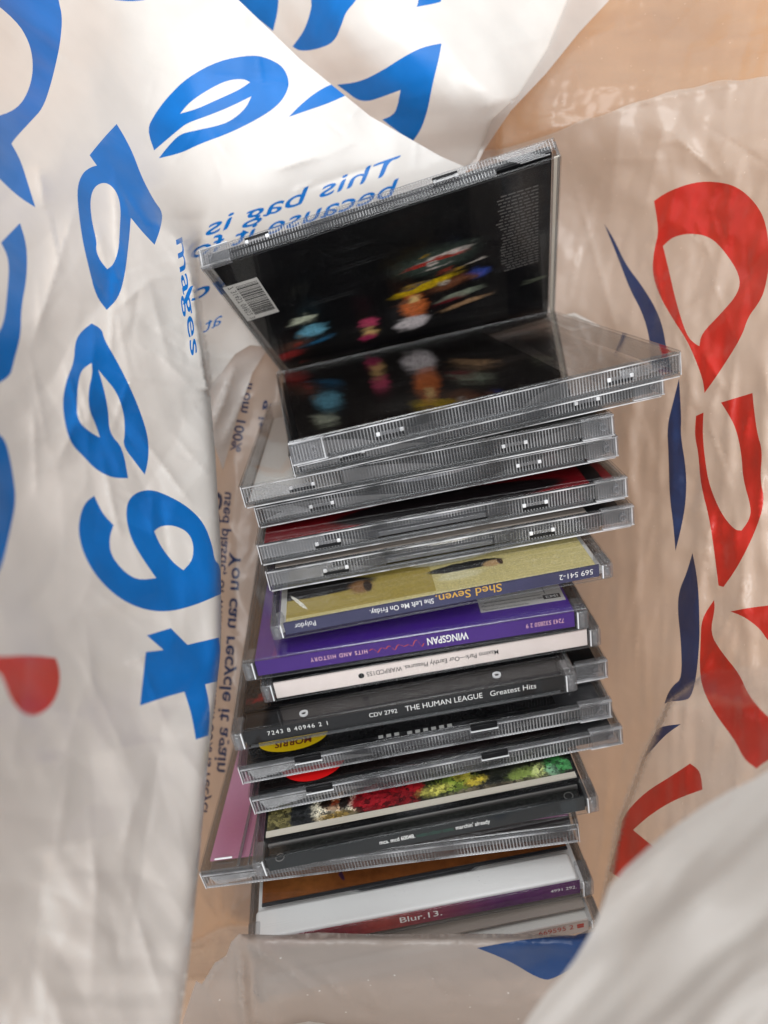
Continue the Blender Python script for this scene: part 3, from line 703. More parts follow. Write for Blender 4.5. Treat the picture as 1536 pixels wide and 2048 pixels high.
c, bk = long_case('redsticker', 'ribbed disc case with a bright red round sticker on its black cover', 'dark', mat_art('black_maroon_print', (0.012, 0.009, 0.009), [(0.07, 0.02, 0.05, 0.02, 0, (0.03, 0.012, 0.012), 1)], 0.25, 0.002, 120, 0.4), (0.004, 0.122, 0.004, 0.12), style='B', tabs=(0.19, 0.66))
sticker(c, 628, 1528, 0.0125, 0.010, mat_plain('red_sticker', lin(205, 20, 22), 0.4))

# --- garden photograph case, dark spine
gd = Case.__new__(Case)
c, bk, sp = short_case('garden', 'disc case with a garden photograph on its cover and a dark slate spine', mat_plain('slate_spine_print', lin(44, 48, 50), 0.4, 0.15), 'black', None, 0.0165, ridge=None)
def gb(px, py, rx, ry, ang, col, soft):
    x, y = c.top(px, py, -0.0016); return (x, y, rx, ry, ang, col, soft)
gk = lin
garden = mat_art('garden_photo_print', gk(34, 36, 26), [
    gb(560, 1635, 0.010, 0.012, 0, gk(120, 112, 70), 0.7), gb(590, 1628, 0.0012, 0.02, 0, gk(200, 195, 170), 0.6), gb(610, 1628, 0.007, 0.010, 0, gk(40, 42, 44), 0.3),
    gb(672, 1610, 0.0105, 0.011, 0, gk(220, 212, 190), 0.25), gb(672, 1600, 0.0065, 0.006, 0, gk(225, 185, 150), 0.3), gb(668, 1606, 0.0045, 0.0022, 0, gk(120, 50, 25), 0.6), gb(650, 1600, 0.003, 0.006, 0.2, gk(30, 18, 12), 0.4), gb(690, 1600, 0.003, 0.006, -0.2, gk(25, 16, 12), 0.4),
    gb(675, 1630, 0.011, 0.0026, 0, gk(170, 140, 70), 0.7),
    gb(755, 1594, 0.0120, 0.0075, 0.05, gk(140, 20, 30), 0.25), gb(812, 1580, 0.008, 0.005, 0.1, gk(150, 22, 30), 0.25), gb(815, 1598, 0.006, 0.005, 0.1, gk(120, 16, 24), 0.3),
    gb(905, 1568, 0.0130, 0.0065, 0.1, gk(120, 140, 50), 0.8), gb(870, 1580, 0.0090, 0.0035, 0.1, gk(190, 185, 90), 0.7), gb(950, 1562, 0.006, 0.003, 0.2, gk(190, 170, 60), 0.6), gb(925, 1552, 0.005, 0.003, 0, gk(170, 160, 60), 0.6),
    gb(1055, 1548, 0.0110, 0.0055, 0.1, gk(130, 150, 70), 0.8), gb(1080, 1540, 0.0050, 0.004, 0.4, gk(190, 200, 130), 0.7), gb(1110, 1530, 0.0050, 0.0055, 0.5, gk(50, 120, 60), 0.4), gb(1130, 1527, 0.004, 0.003, -0.5, gk(70, 140, 80), 0.4), gb(1105, 1542, 0.003, 0.004, 0, gk(120, 165, 130), 0.4),
    gb(985, 1572, 0.03, 0.0014, 0.0, gk(110, 100, 80), 0.7)], 0.35, 0.0022, 900, 0.85, 1700, leaf=True)
y_a = c.top(513, 1675, -0.0016)[1]
b = MB(); b.box(0.0045, c.L-0.0045, y_a+0.0018, c.D-0.003, -0.0022, -0.0016); b.build('booklet', c.e, [garden])
b = MB(); b.box(0.0042, c.L-0.0042, y_a-0.0006, y_a+0.0018, -0.0022, -0.00155); b.build('booklet_edge', c.e, [M['cream']])
b = MB(); b.box(0.0050, c.L-0.0050, y_a-0.0042, y_a-0.0035, -0.0046, -0.0021); b.build('tray_lip', c.e, [M['grey']], 0.0003, 2)
dust = mat_plain('dusty_black_tray', (0.014, 0.015, 0.014), 0.35, grain=0.9, gscale=900)
b = MB(); b.box(0.0055, c.L-0.0055, 0.0026, y_a-0.0052, -c.T+0.002, -0.0022); b.build('tray_ridge', c.e, [dust], 0.0008, 3)
for px in (560, 1137):
    py = 1715-(px-560)*0.2135
    x, y = c.top(px, py, -0.0022); b = MB(); b.cyl((x, y, -0.00225), 0.0017, 0.00018, 'z', 28, 0, 0.0014); b.build('ring_mark', c.e, [M['grey']])
fx = lambda px, py: c.front(px, py, 0.001)[0]
lettering('mca. mcd 60048.', sp, M['ink_white'], fx(764, 1705), -c.T/2-0.0007, 0.0020, 0.0011, width=fx(834, 1690)-fx(764, 1705), bold=0.022, narrow=0.7)
lettering('ocean colour scene.', sp, M['ink_green'], fx(837, 1688), -c.T/2-0.0007, 0.0020, 0.0011, width=fx(912, 1675)-fx(837, 1688), bold=0.004, narrow=0.7)
lettering("marchin' already", sp, M['ink_white'], fx(915, 1673), -c.T/2-0.0007, 0.0020, 0.0011, width=fx(983, 1660)-fx(915, 1673), bold=0.022, narrow=0.7)

# --- pink case jutting out at the left
pinkm = mat_art('pink_cover_print', lin(216, 152, 194), [(0.012, 0.02, 0.02, 0.03, 0, lin(186, 104, 150), 1), (0.01, 0.075, 0.02, 0.03, 0, lin(214, 176, 206), 1)], 0.3, 0.003, 60, 0.04)
c, bk = long_case('pink', 'disc case with a pink cover jutting out beside the garden photograph case', 'grey', pinkm, (0.003, 0.139, 0.006, 0.121), style='C', tabs=(), block=False, lid='lid')
b = MB(); b.box(0.0150, 0.0163, 0.0005, c.D-0.003, -0.0001, 0.0004); b.build('cover_runner', c.e, [M['edge']], 0.0003, 2)
b = MB(); b.box(0.0192, 0.0200, 0.0005, c.D-0.003, -0.0001, 0.0003); b.build('cover_runner', c.e, [M['edge']], 0.0003, 2)
b = MB(); b.box(0.0055, 0.0125, 0.0046, 0.0053, -0.0003, 0.0003); b.build('moulded_bar', c.e, [M['frost']], 0.0002, 2)

# --- white-trayed case, purple and orange spine
spine13 = mat_art('purple_orange_spine_print', lin(84, 40, 88), [(0.045, 0.0012, 0.05, 0.02, 0, lin(150, 66, 60), 1.0), (0.03, 0, 0.02, 0.02, 0, lin(120, 40, 52), 1.0)], 0.35, 0.002, 400, 0.25)
c, bk, sp = short_case('blur', 'disc case with a white tray ridge and a purple and orange spine', spine13, 'white', None, 0.018)
y_a = c.top(500, 1815, -0.0016)[1]
brown = mat_art('brown_painting_print', lin(122, 70, 34), [(0.02, 0.03, 0.02, 0.02, 0, lin(160, 100, 52), 1), (0.035, y_a+0.006, 0.0012, 0.0028, 0.3, lin(60, 36, 60), 0.4)], 0.4, 0.001, 300, 0.22, 260)
b = MB(); b.box(0.0045, c.L-0.0045, y_a+0.001, c.D-0.003, -0.0022, -0.0016); b.build('booklet', c.e, [brown])
b = MB(); b.box(0.0045, c.L-0.0045, y_a-0.0005, y_a+0.0006, -0.0022, -0.0015); b.build('booklet_edge', c.e, [M['dark']])
b = MB(); b.box(0.0020, c.L-0.0045, 0.0022, y_a-0.0012, -c.T+0.002, -0.0018); b.build('tray_ridge', c.e, [M['white']], 0.0018, 5, True)
fx = lambda px, py: c.front(px, py, 0.001)[0]
lettering('Blur.13.', sp, M['ink_white'], fx(800, 1842), -c.T/2-0.0010, 0.0030, 0.0011, width=fx(884, 1826)-fx(800, 1842), bold=0.01)
lettering('4991 292.', sp, M['ink_white'], fx(1101, 1778), -c.T/2-0.0004, 0.0016, 0.0011, width=fx(1153, 1768)-fx(1101, 1778))

# --- front case with red numbers
c, bk, sp = short_case('last', 'frontmost disc case with a pale cover and red numbers on its spine', mat_plain('pale_spine_print', lin(205, 192, 184), 0.5), 'paper', M['warm'], 0.006)
fx = lambda px, py: c.front(px, py, 0.001)[0]
lettering('669595 2', sp, M['ink_red'], fx(1076, 1853), -c.T/2-0.0004, 0.0024, 0.0011, width=fx(1146, 1840)-fx(1076, 1853))
xm = fx(1160, 1836)
b = MB(); b.box(xm-0.0012, xm+0.0012, 0.0010, 0.0011, -c.T/2+0.0006, -c.T/2+0.0016); b.box(xm-0.0012, xm+0.0012, 0.0010, 0.0011, -c.T/2-0.0004, -c.T/2+0.0003); b.build('small_logo', sp, [M['ink_red']])

# ------------------------------------------------------------------ the carrier bag
def hash2(ix, iy, seed):
    h = (ix.astype(np.int64)*374761393+iy.astype(np.int64)*668265263+seed*974634) & 0x7fffffff
    h = ((h ^ (h >> 13))*1274126177) & 0x7fffffff
    return ((h ^ (h >> 16)) & 0xffff)/65535.0
def gnoise(x, y, seed):
    x = np.asarray(x, float); y = np.asarray(y, float)
    ix, iy = np.floor(x), np.floor(y); fx_, fy = x-ix, y-iy
    u, v = fx_**3*(fx_*(fx_*6-15)+10), fy**3*(fy*(fy*6-15)+10)
    def g(dx, dy):
        a = hash2(ix+dx, iy+dy, seed)*2*np.pi
        return np.cos(a)*(fx_-dx)+np.sin(a)*(fy-dy)
    return ((g(0, 0)*(1-u)+g(1, 0)*u)*(1-v)+(g(0, 1)*(1-u)+g(1, 1)*u)*v)*1.5
def ridged(x, y, seed): return 1-np.abs(gnoise(x, y, seed))*2
def tps(ctrl):
    """smooth surface through (px, py, depth) points"""
    c = np.array(ctrl, float); P = c[:, :2]/500.0; z = c[:, 2]; n = len(c)
    def U(r2): return np.where(r2 > 1e-12, r2*np.log(np.maximum(r2, 1e-12)), 0)
    K = U(((P[:, None]-P[None])**2).sum(-1))+np.eye(n)*0.02
    Q = np.c_[np.ones(n), P]; Am = np.block([[K, Q], [Q.T, np.zeros((3, 3))]])
    w = np.linalg.solve(Am, np.r_[z, 0, 0, 0])
    def f(x, y):
        X = np.stack([np.asarray(x, float), np.asarray(y, float)], -1)/500.0
        out = np.zeros(X.shape[:-1]); flat = X.reshape(-1, 2); o = []
        for i in range(0, len(flat), 4000):
            q = flat[i:i+4000]; o.append(U(((q[:, None]-P[None])**2).sum(-1))@w[:n]+w[n]+q@w[n+1:])
        return np.concatenate(o).reshape(out.shape)
    return f
def facets(x, y, specs, seed):
    """crumpled film: flat facets meeting in sharp ridges; specs = (angle, wavelength px, height m, warp)"""
    out = np.zeros_like(x)
    for i, (ang, lam, a, wp) in enumerate(specs):
        t = (x*math.cos(ang)+y*math.sin(ang))/lam+wp*gnoise(x/260+i*7, y/260, seed+i)+0.37*i
        m = np.clip(0.5+1.4*gnoise(x/230+i*3, y/230, seed+40+i), 0, 1)
        out += a*m*np.abs(t-np.floor(t+0.5))*2
    return out
def creases(x, y, lines):
    """sharp fold lines: (x0, y0, x1, y1, height in metres, width in px)"""
    out = np.zeros_like(x)
    for x0, y0, x1, y1, a, w in lines:
        dx, dy = x1-x0, y1-y0; L2 = dx*dx+dy*dy
        t = np.clip(((x-x0)*dx+(y-y0)*dy)/L2, 0, 1); dist = np.hypot(x-x0-t*dx, y-y0-t*dy)
        out += a*np.exp(-dist/w)*np.sin(np.pi*np.clip(t, 0.02, 0.98))**0.5
    return out
def random_creases(seed, n, box, ang, spread, length, amp, width):
    r = random.Random(seed); out = []
    for _ in range(n):
        x, y = r.uniform(box[0], box[2]), r.uniform(box[1], box[3]); a = r.gauss(ang, spread); l = r.uniform(0.4, 1)*length
        out.append((x, y, x+l*math.cos(a), y+l*math.sin(a), r.choice((1, 1, -0.7))*amp*r.uniform(0.4, 1), width*r.uniform(0.7, 1.4)))
    return out
def sstep(t): t = np.clip(t, 0, 1); return t*t*(3-2*t)

def smooth_poly(pts, it=2, closed=True):
    """rounds the gentle corners of a traced outline and keeps the sharp ones"""
    P = [np.array(p, float) for p in pts]
    for _ in range(it):
        Q = []; n = len(P)
        for i in range(n):
            a, b, c_ = P[i-1], P[i], P[(i+1) % n]
            u, v = b-a, c_-b; lu, lv = np.linalg.norm(u), np.linalg.norm(v)
            if lu < 1e-6 or lv < 1e-6: continue
            if (u@v)/(lu*lv) < 0.55 or min(lu, lv) < 3: Q.append(b)
            else: Q += [b-u*0.25, b+v*0.25]
        P = Q
    return [tuple(p) for p in P]

def inside_poly(X, Y, poly):
    r = np.zeros(len(X), bool); n = len(poly)
    for i in range(n):
        x0, y0 = poly[i-1]; x1, y1 = poly[i]
        if y0 == y1: continue
        c_ = ((y0 > Y) != (y1 > Y)) & (X < (x1-x0)*(Y-y0)/(y1-y0)+x0); r ^= c_
    return r

def sheet(name, outline, depth, step, prints, mats, parent, smooth_outline=1):
    """a piece of film cut to an outline; printed shapes are cut into the same surface. prints: list of (material index, outlines)"""
    outline = smooth_poly(outline, smooth_outline)
    o = np.array(outline); x0, y0 = o.min(0); x1, y1 = o.max(0)
    rng = np.random.default_rng(1)
    gx, gy = np.meshgrid(np.arange(x0+step/2, x1, step), np.arange(y0+step/2, y1, step))
    gx = (gx+rng.uniform(-0.3, 0.3, gx.shape)*step).ravel(); gy = (gy+rng.uniform(-0.3, 0.3, gy.shape)*step).ravel()
    k = inside_poly(gx, gy, outline); gx, gy = gx[k], gy[k]
    pts = []; edges = []
    def loop(poly, maxlen):
        i0 = len(pts); out = []
        for i in range(len(poly)):
            a, b = np.array(poly[i]), np.array(poly[(i+1) % len(poly)]); m = max(1, int(np.linalg.norm(b-a)/maxlen))
            for j in range(m): out.append(tuple(a+(b-a)*j/m))
        pts.extend(out); n = len(out); edges.extend((i0+i, i0+(i+1) % n) for i in range(n))
    loop(outline, step)
    sp = [(mi, [smooth_poly(q, 2) for q in polys]) for mi, polys in prints]
    for mi, polys in sp:
        for q in polys: loop(q, step)
    pts.extend(zip(gx.tolist(), gy.tolist()))
    V, _, Fc, *_ = delaunay_2d_cdt([Vector(p) for p in pts], edges, [], 0, 0.01)
    V = np.array([(v.x, v.y) for v in V]); Fc = np.array([f for f in Fc if len(f) == 3])
    ce = V[Fc].mean(1); keep = inside_poly(ce[:, 0], ce[:, 1], outline); Fc = Fc[keep]; ce = ce[keep]
    mi_ = np.zeros(len(Fc), int)
    for mi, polys in sp:
        r = np.zeros(len(Fc), bool)
        for q in polys: r ^= inside_poly(ce[:, 0], ce[:, 1], q)
        mi_[r] = mi
    d = depth(V[:, 0], V[:, 1]); P3 = at(V[:, 0], V[:, 1], d)
    me = bpy.data.meshes.new(name); me.from_pydata(P3.tolist(), [], Fc[:, ::-1].tolist())
    me.polygons.foreach_set('material_index', mi_.tolist()); me.polygons.foreach_set('use_smooth', [True]*len(Fc)); me.update()
    return link(name, me, parent, mats)

def text_print(s, mi, origin, along, upv, width, **kw):
    """outlines of lettering in photo pixels: origin, reading direction and letter-up direction (mirrored print comes out mirrored)"""
    v, f = text_mesh(s, **kw); v = v.copy(); v[:, 0] *= width/v[:, 0].max()
    X = origin[0]+along[0]*v[:, 0]+upv[0]*v[:, 1]; Y = origin[1]+along[1]*v[:, 0]+upv[1]*v[:, 1]
    cnt = {}
    for fc in f:
        for a, b in zip(fc, fc[1:]+fc[:1]):
            k = (min(a, b), max(a, b)); cnt[k] = cnt.get(k, 0)+1
    nb = {}
    for (a, b), n in cnt.items():
        if n == 1: nb.setdefault(a, []).append(b); nb.setdefault(b, []).append(a)
    loops = []; seen = set()
    for st in nb:
        if st in seen: continue
        lp = [st]; seen.add(st); cur = st
        while True:
            nx = [k for k in nb[cur] if k not in seen]
            if not nx: break
            cur = nx[0]; seen.add(cur); lp.append(cur)
        if len(lp) > 2: loops.append([(float(X[k]), float(Y[k])) for k in lp])
    return (mi, loops)

bag = bpy.data.objects.new('carrier_bag', None); COL.objects.link(bag); bag.empty_display_size = 0.05
tag(bag, 'crumpled white plastic carrier bag with big blue and red letters, open around the disc cases', 'carrier bag')
W_ = mat_bag('white_bag_film', (0.80, 0.785, 0.75), 0.0, 0.25, 0.30, 0.045, spec=0.7)
BL = mat_bag('blue_bag_print', lin(0, 112, 196), 0.0, 0.15, 0.34, 0.10, grain=0.12)
BD = mat_bag('dark_blue_bag_print', lin(12, 56, 106), 0.04, 0.25, 0.32, 0.12, grain=0.14)
RD = mat_bag('red_bag_print', lin(208, 42, 38), 0.04, 0.3, 0.30, 0.14, grain=0.14, spec=0.6)
F2 = mat_bag('single_bag_film', (0.58, 0.55, 0.50), 0.50, 0.5, 0.24, 0.15, spec=0.6)
FI = mat_bag('clear_bag_film', (0.67, 0.65, 0.61), 0.20, 0.5, 0.26, 0.15, spec=0.6)
SM = mat_bag('seam_film', (0.60, 0.57, 0.54), 0.1, 0.3, 0.3, 0.1)
q = lambda pts, s, ox=0, oy=0: [(ox+x/s, oy+y/s) for x, y in pts]

# depth (metres from the lens plane) of the white sheet: back part and the part folded towards the camera
dA = tps([(0,0,.30),(300,0,.325),(600,60,.335),(470,-40,.335),(900,300,.345),(600,300,.338),(500,500,.350),(420,720,.370),(700,500,.362),(200,300,.315),(560,740,.385),(0,600,.29),(400,450,.335)])
dC = tps([(0,0,.27),(0,400,.215),(0,700,.19),(0,1000,.175),(0,1400,.134),(0,2048,.125),(200,2048,.14),(350,2048,.165),(380,1900,.18),(395,1750,.195),(415,1500,.225),(440,1300,.25),(442,1100,.265),(430,900,.28),(410,720,.29),(380,500,.305),(200,400,.27),(220,800,.235),(200,1100,.215),(200,1500,.18),(330,300,.318),(200,150,.30)])
SL = np.array([(330,300),(352,440),(379,479),(390,560),(400,650),(410,715),(419,780),(430,900),(442,1100)], float)
def slit(y): return np.interp(y, SL[:, 1], SL[:, 0])
cre_M = [(150,420,60,700,.004,22),(75,330,90,420,.003,14),(190,620,170,1000,.003,25),(230,620,300,560,.002,12),(300,690,400,790,.002,10),(280,640,390,720,-.0018,9),(340,860,425,960,.0016,9),(150,1000,330,1080,-.003,30),(100,1250,320,1180,.004,35),(210,480,250,600,.0015,8),
         (320,480,390,560,.0012,7),(300,570,400,600,-.0012,8),(420,150,600,170,.0008,8),(550,340,640,310,.0010,7),(600,380,760,330,-.0008,8),(250,1330,330,1290,.003,10),(60,1530,330,1480,.003,40),(330,1420,260,1900,-.0035,35),(200,1600,180,2000,.004,45),(90,1700,60,2040,-.003,40),(60,60,220,180,.001,14),(300,400,330,480,.001,9)]
cre_M += random_creases(1, 46, (180, 420, 400, 1080), 0.55, 0.45, 130, .0011, 5)+random_creases(2, 26, (60, 300, 330, 1000), 1.35, 0.25, 200, .0026, 9)+random_creases(3, 22, (330, 440, 410, 800), 1.0, 0.5, 70, .0014, 4.5)
cre_M += random_creases(4, 22, (250, 60, 850, 420), 0.3, 0.9, 110, .0007, 5)+random_creases(5, 26, (40, 1150, 380, 2000), 1.45, 0.4, 280, .0020, 14)
def d_white(x, y):
    s = slit(y); Wd = np.interp(y, [200, 420, 500, 560], [320, 150, 20, 10])
    w = sstep((s-x)/Wd+0.5); lo = sstep((760-y)/1.0) if False else 1.0
    w = np.where(y > 790, 1.0, w)
    d = dA(x, y)*(1-w)+dC(x, y)*w
    n = 0.0026*gnoise(x/190, y/300, 3)
    calm = np.clip((y-250)/450, 0.3, 1)
    n += calm*facets(x, y, [(0.25, 210, .0022, .5), (-0.3, 150, .0014, .4), (1.0, 240, .0018, .6), (2.2, 190, .0014, .5), (0.6, 84, .0005, .5), (1.8, 70, .0004, .5), (2.7, 58, .00032, .5)], 60)
    edge = np.where(y > 780, 0.02*np.exp(-np.abs(np.interp(y, [780, 900, 1100, 1300, 1500, 1750, 1900, 2100], [419, 430, 442, 442, 418, 396, 381, 352])-x)/7.0), 0)
    return d+n-creases(x, y, cre_M)*0.6+edge*0.5

e1 = [q([(705,620),(745,545),(800,470),(900,370),(1050,290),(1210,262),(1290,280),(1360,320),(1390,390),(1375,450),(1330,510),(1240,570),(1100,640),(960,690),(870,735),(762,760),(800,710),(860,645),(920,630),(1040,605),(1110,580),(1180,520),(1207,462),(1100,515),(1000,555),(900,590),(860,620),(740,722)],2.4), q([(865,545),(910,490),(1000,430),(1090,385),(1170,378),(1200,395),(1150,430),(1050,475),(940,525)],2.4)]
p1 = [q([(560,595),(600,660),(640,740),(680,850),(740,965),(783,1020),(770,1100),(742,1175),(680,1110),(628,1045),(620,1150),(600,1320),(570,1430),(512,1488),(460,1420),(425,1280),(395,1150),(375,1000),(370,900),(395,830),(440,800),(465,795),(430,745),(490,670)],2.4), q([(432,960),(450,900),(490,875),(530,885),(565,930),(580,1000),(575,1100),(570,1200),(545,1270),(515,1292),(480,1250),(460,1200),(465,1160),(440,1060)],2.4)]
e2 = [q([(440,112),(490,140),(500,190),(560,290),(640,450),(700,610),(715,700),(710,780),(695,838),(650,780),(590,700),(600,640),(595,540),(560,440),(500,370),(472,335),(500,430),(520,530),(525,640),(590,710),(615,855),(540,855),(460,815),(400,750),(340,690),(310,590),(300,480),(320,380),(355,300),(360,200),(390,150)],2.4,0,600), q([(370,470),(375,400),(390,335),(440,302),(445,350),(425,430),(425,520),(460,600),(480,660),(440,640),(370,580)],2.4,0,600)]
g1 = [q([(452,940),(495,1030),(545,1080),(525,1140),(530,1220),(590,1300),(660,1345),(750,1335),(690,1250),(630,1150),(605,1050),(610,970),(650,925),(720,908),(800,935),(900,990),(980,1070),(1020,1180),(1030,1250),(1058,1275),(1062,1410),(950,1460),(820,1497),(700,1490),(580,1440),(470,1340),(400,1220),(375,1110),(385,1030),(410,970)],2.4,0,600), q([(740,1110),(770,1085),(830,1080),(900,1110),(930,1170),(925,1250),(880,1297),(830,1260),(770,1180)],2.4,0,600)]
t1 = [q([(705,170),(820,135),(900,215),(1050,180),(1059,250),(1045,390),(985,405),(1010,520),(1000,650),(940,670),(920,550),(885,440),(780,470),(672,507),(700,250),(785,240)],2.4,0,1200)]
l1 = [q([(-80,-80),(275,-80),(280,0),(300,80),(290,200),(270,300),(240,420),(205,520),(150,580),(75,660),(55,690),(100,770),(140,900),(170,995),(80,940),(-60,800),(-60,570),(50,540),(110,490),(150,400),(160,300),(140,200),(80,100),(-80,-30)],2.4)]
l2 = [[(40,446),(54,490),(54,555),(42,617),(42,670),(27,725),(20,755),(-30,780),(-20,690),(8,650),(15,583),(19,520),(2,485)]]
l3 = [[(-45,840),(5,870),(17,900),(29,967),(31,1008),(21,1058),(0,1150),(-45,1200)]]
topl = [[(205,-60),(310,-60),(290,0),(262,3),(228,0)]]
tip = [q([(580,365),(612,378),(648,415),(560,455),(470,485),(390,513),(430,470),(500,410)],2.194,400,0)]
dot = [[(-90,1310),(0,1314),(60,1310),(112,1316),(121,1345),(117,1385),(100,1415),(70,1434),(42,1425),(20,1395),(8,1360),(-5,1338),(-90,1330)]]
TX = [text_print('This bag is', 1, (788, 346), (-0.948, 0.318), (14, -37), 400, bold=0.014),
      text_print('because it fo', 1, (784, 392), (-0.957, 0.30), (14, -37), 425, bold=0.014),
      text_print('recycl', 1, (570, 530), (-0.93, 0.36), (12, -36), 220, bold=0.014),
      text_print('at', 1, (441, 648), (-0.80, 0.42), (7, -30), 44),
      text_print('mages', 1, (352, 480), (0.13, 0.99), (19, -10), 235, bold=0.012)]
M_out = [(-230,-230),(300,-230),(440,-60),(475,-2),(600,118),(740,232),(880,312),(935,336),(900,430),(700,560),(600,700),(500,690),(470,708),(424,772),(420,782),(430,900),(442,1100),(442,1300),(418,1500),(396,1750),(381,1900),(352,2110),(340,2230),(-230,2230)]
sheet('white_panel', M_out, d_white, 5.0, [(1, e1), (1, p1), (1, e2), (1, g1), (1, t1), (1, l1), (1, l2), (1, l3), (1, topl), (1, tip), (2, dot)]+TX, [W_, BL, RD], bag, 0)

# the folded-over continuation of the sheet towards the top
dB = tps([(470,-40,.385),(600,118,.378),(740,232,.372),(880,312,.372),(700,60,.345),(800,160,.345),(920,250,.352),(1000,200,.340),(1000,0,.345),(1120,-40,.35),(1055,165,.352),(960,290,.37),(820,20,.34)])
def d_back(x, y): return dB(x, y)+facets(x, y, [(0.4, 150, .0010, .5), (1.5, 90, .0007, .5), (2.5, 60, .0004, .5)], 360)-creases(x, y, [(960,215,1035,190,.0012,8),(985,95,1100,75,.001,10),(960,250,1010,225,.001,6)])*0.6
B_out = [(240,-230),(400,-60),(440,2),(570,124),(710,240),(860,328),(935,342),(956,312),(985,238),(1039,188),(1101,90),(1138,-2),(1150,-60),(1180,-230)]
bl1 = [[(420,-60),(560,-60),(557,0),(555,27),(546,62),(509,32),(470,0)]]
bl2 = [[(600,-60),(740,-60),(714,0),(692,23),(683,50),(669,84),(637,98),(600,103),(585,93),(607,64),(619,32),(625,0)]]
bl3 = [[(830,-60),(900,-60),(883,0),(880,5),(833,14),(838,0)]]
bl4 = [q([(1060,190),(1050,250),(1020,370),(1000,480),(970,570),(930,625),(800,525),(860,500),(880,395),(800,425),(740,445),(690,440),(640,400),(600,372),(700,360),(800,310),(900,245),(980,205)],2.194,400,0)]
sheet('back_panel', B_out, d_back, 7, [(1, bl1), (1, bl2), (1, bl3), (1, bl4)], [W_, BL], bag, 0)

GF = mat_bag('gusset_film', (0.76, 0.73, 0.70), 0.08, 0.4, 0.26, 0.2, spec=0.6)
dS = tps([(418,775,.372),(491,679,.388),(530,700,.396),(470,830,.392),(430,890,.385),(440,930,.398)])
def d_gusset(x, y): return dS(x, y)-creases(x, y, [(425,860,470,730,.006,8),(440,900,520,720,.004,8)])+facets(x, y, [(0.9, 40, .0012, .4)], 460)
sheet('gusset_fold', [(405,760),(418,776),(491,676),(540,690),(505,745),(476,830),(446,940),(428,890)], d_gusset, 6, [], [GF], bag, 0)

# clear film: bag floor, right wall and left wall
def x_wall(d): return 768+FPX*(0.098+(0.405-d)*0.25)/d
dd = np.linspace(.408, .2, 60); xx = np.array([x_wall(v) for v in dd])
dE_up = tps([(960,310,.385),(1000,200,.372),(1157,62,.365),(1300,0,.36),(1536,0,.33),(1600,-60,.33),(1200,-60,.37),(1300,200,.338),(1536,150,.305),(1150,400,.40),(1120,700,.408),(1300,400,.352),(1450,400,.315),(1580,400,.285),(1300,700,.345),(1450,700,.300),(1580,700,.27),(1100,250,.352),(1050,500,.408)])
cre_E = [(1130,300,1330,1000,.003,10),(1240,230,1215,480,.003,16),(1330,250,1290,420,.0035,14),(1340,260,1445,360,.004,16),(1445,360,1470,520,-.002,14),(1445,350,1530,280,.002,12),(1290,260,1240,430,-.003,18),(890,325,1300,200,.003,14),(1300,200,1560,150,.004,14),(1100,130,1250,40,.002,14),(1110,190,1260,160,.0015,9),(1150,120,1160,180,.002,8),(1060,170,1180,120,.0015,9),
         (1340,640,1400,830,.002,10),(1445,560,1350,640,.002,12),(1480,640,1440,1000,.0025,14),(1400,800,1410,1200,.0022,9),(1240,850,1280,1050,.002,10),(1280,1000,1265,1600,.0025,12),(1310,800,1322,1560,-.002,12),(1240,1100,1235,1700,.0022,9),(1440,1180,1425,1600,.003,12),(1430,1300,1360,1420,.002,12),(1500,1160,1400,1350,.002,10),
         (385,1925,445,1850,.007,7),(445,1850,440,1740,.007,7),(445,1850,485,1885,.007,7),(445,1850,492,1790,.005,7),(445,1850,425,1925,.005,6),(400,1790,445,1850,.004,7),(430,1740,500,1755,.002,7),(415,1780,445,1850,-.002,9),(440,850,520,780,.003,14),(430,800,470,720,.004,14),(520,700,440,900,.003,12)]
cre_E += random_creases(11, 30, (1000, 60, 1500, 330), -0.25, 0.3, 170, .0018, 6)+random_creases(12, 46, (1150, 330, 1540, 800), 1.75, 0.45, 170, .0022, 6)+random_creases(13, 50, (1190, 650, 1540, 1600), 1.57, 0.16, 260, .0026, 7)+random_creases(14, 24, (395, 780, 480, 1750), 1.5, 0.35, 150, .0022, 7)
def d_film(x, y):
    wall = np.interp(x, xx, dd)
    up_ = dE_up(x, y); t = sstep((y-520)/330)
    right = up_*(1-t)+wall*t
    right = right-sstep((y-1250)/600)*np.clip((x-1290)/250, 0, 1)*0.06
    # fold lying over towards the camera at the lower right
    ln = np.interp(y, [1340, 1400, 1510, 1640, 1770, 1900], [1420, 1342, 1292, 1242, 1216, 1190])
    right = right-0.035*sstep((x-ln)/16+0.5)*sstep((y-1330)/90)
    left = np.interp(x, [250, 300, 380, 445, 470], [.30, .325, .372, .403, .4075])
    left = np.where(y < 900, left-0.02*sstep((900-y)/250)*np.clip((560-x)/150, 0, 1), left)
    d = np.where(x < 700, left, np.where(x < 1000, .408, np.minimum(right, .408)))
    front = np.interp(y, [1850, 1960, 2110], [.408, .30, .262]); d = np.minimum(d, front)
    amp = np.where((x > 560) & (x < 1050) & (y < 1850) & (y > 600), 0.0, 1.0)
    n = facets(x, y, [(0.1, 74, .0022, .5), (-0.15, 120, .0030, .5), (0.9, 105, .0016, .6), (2.3, 90, .0016, .5), (0.3, 31, .0006, .5), (1.7, 46, .0006, .5)], 160)
    n += 0.0045*(gnoise(x/60, y/420, 31)+0.5*gnoise(x/26, y/300, 35))*np.clip((x-1180)/60, 0, 1)*sstep((y-600)/250)+0.0012*gnoise(x/45, y/60, 32)+0.0016*gnoise(x/110, y/120, 34)
    return d-0.0012+(n*0.8-creases(x, y, cre_E)*0.75)*amp
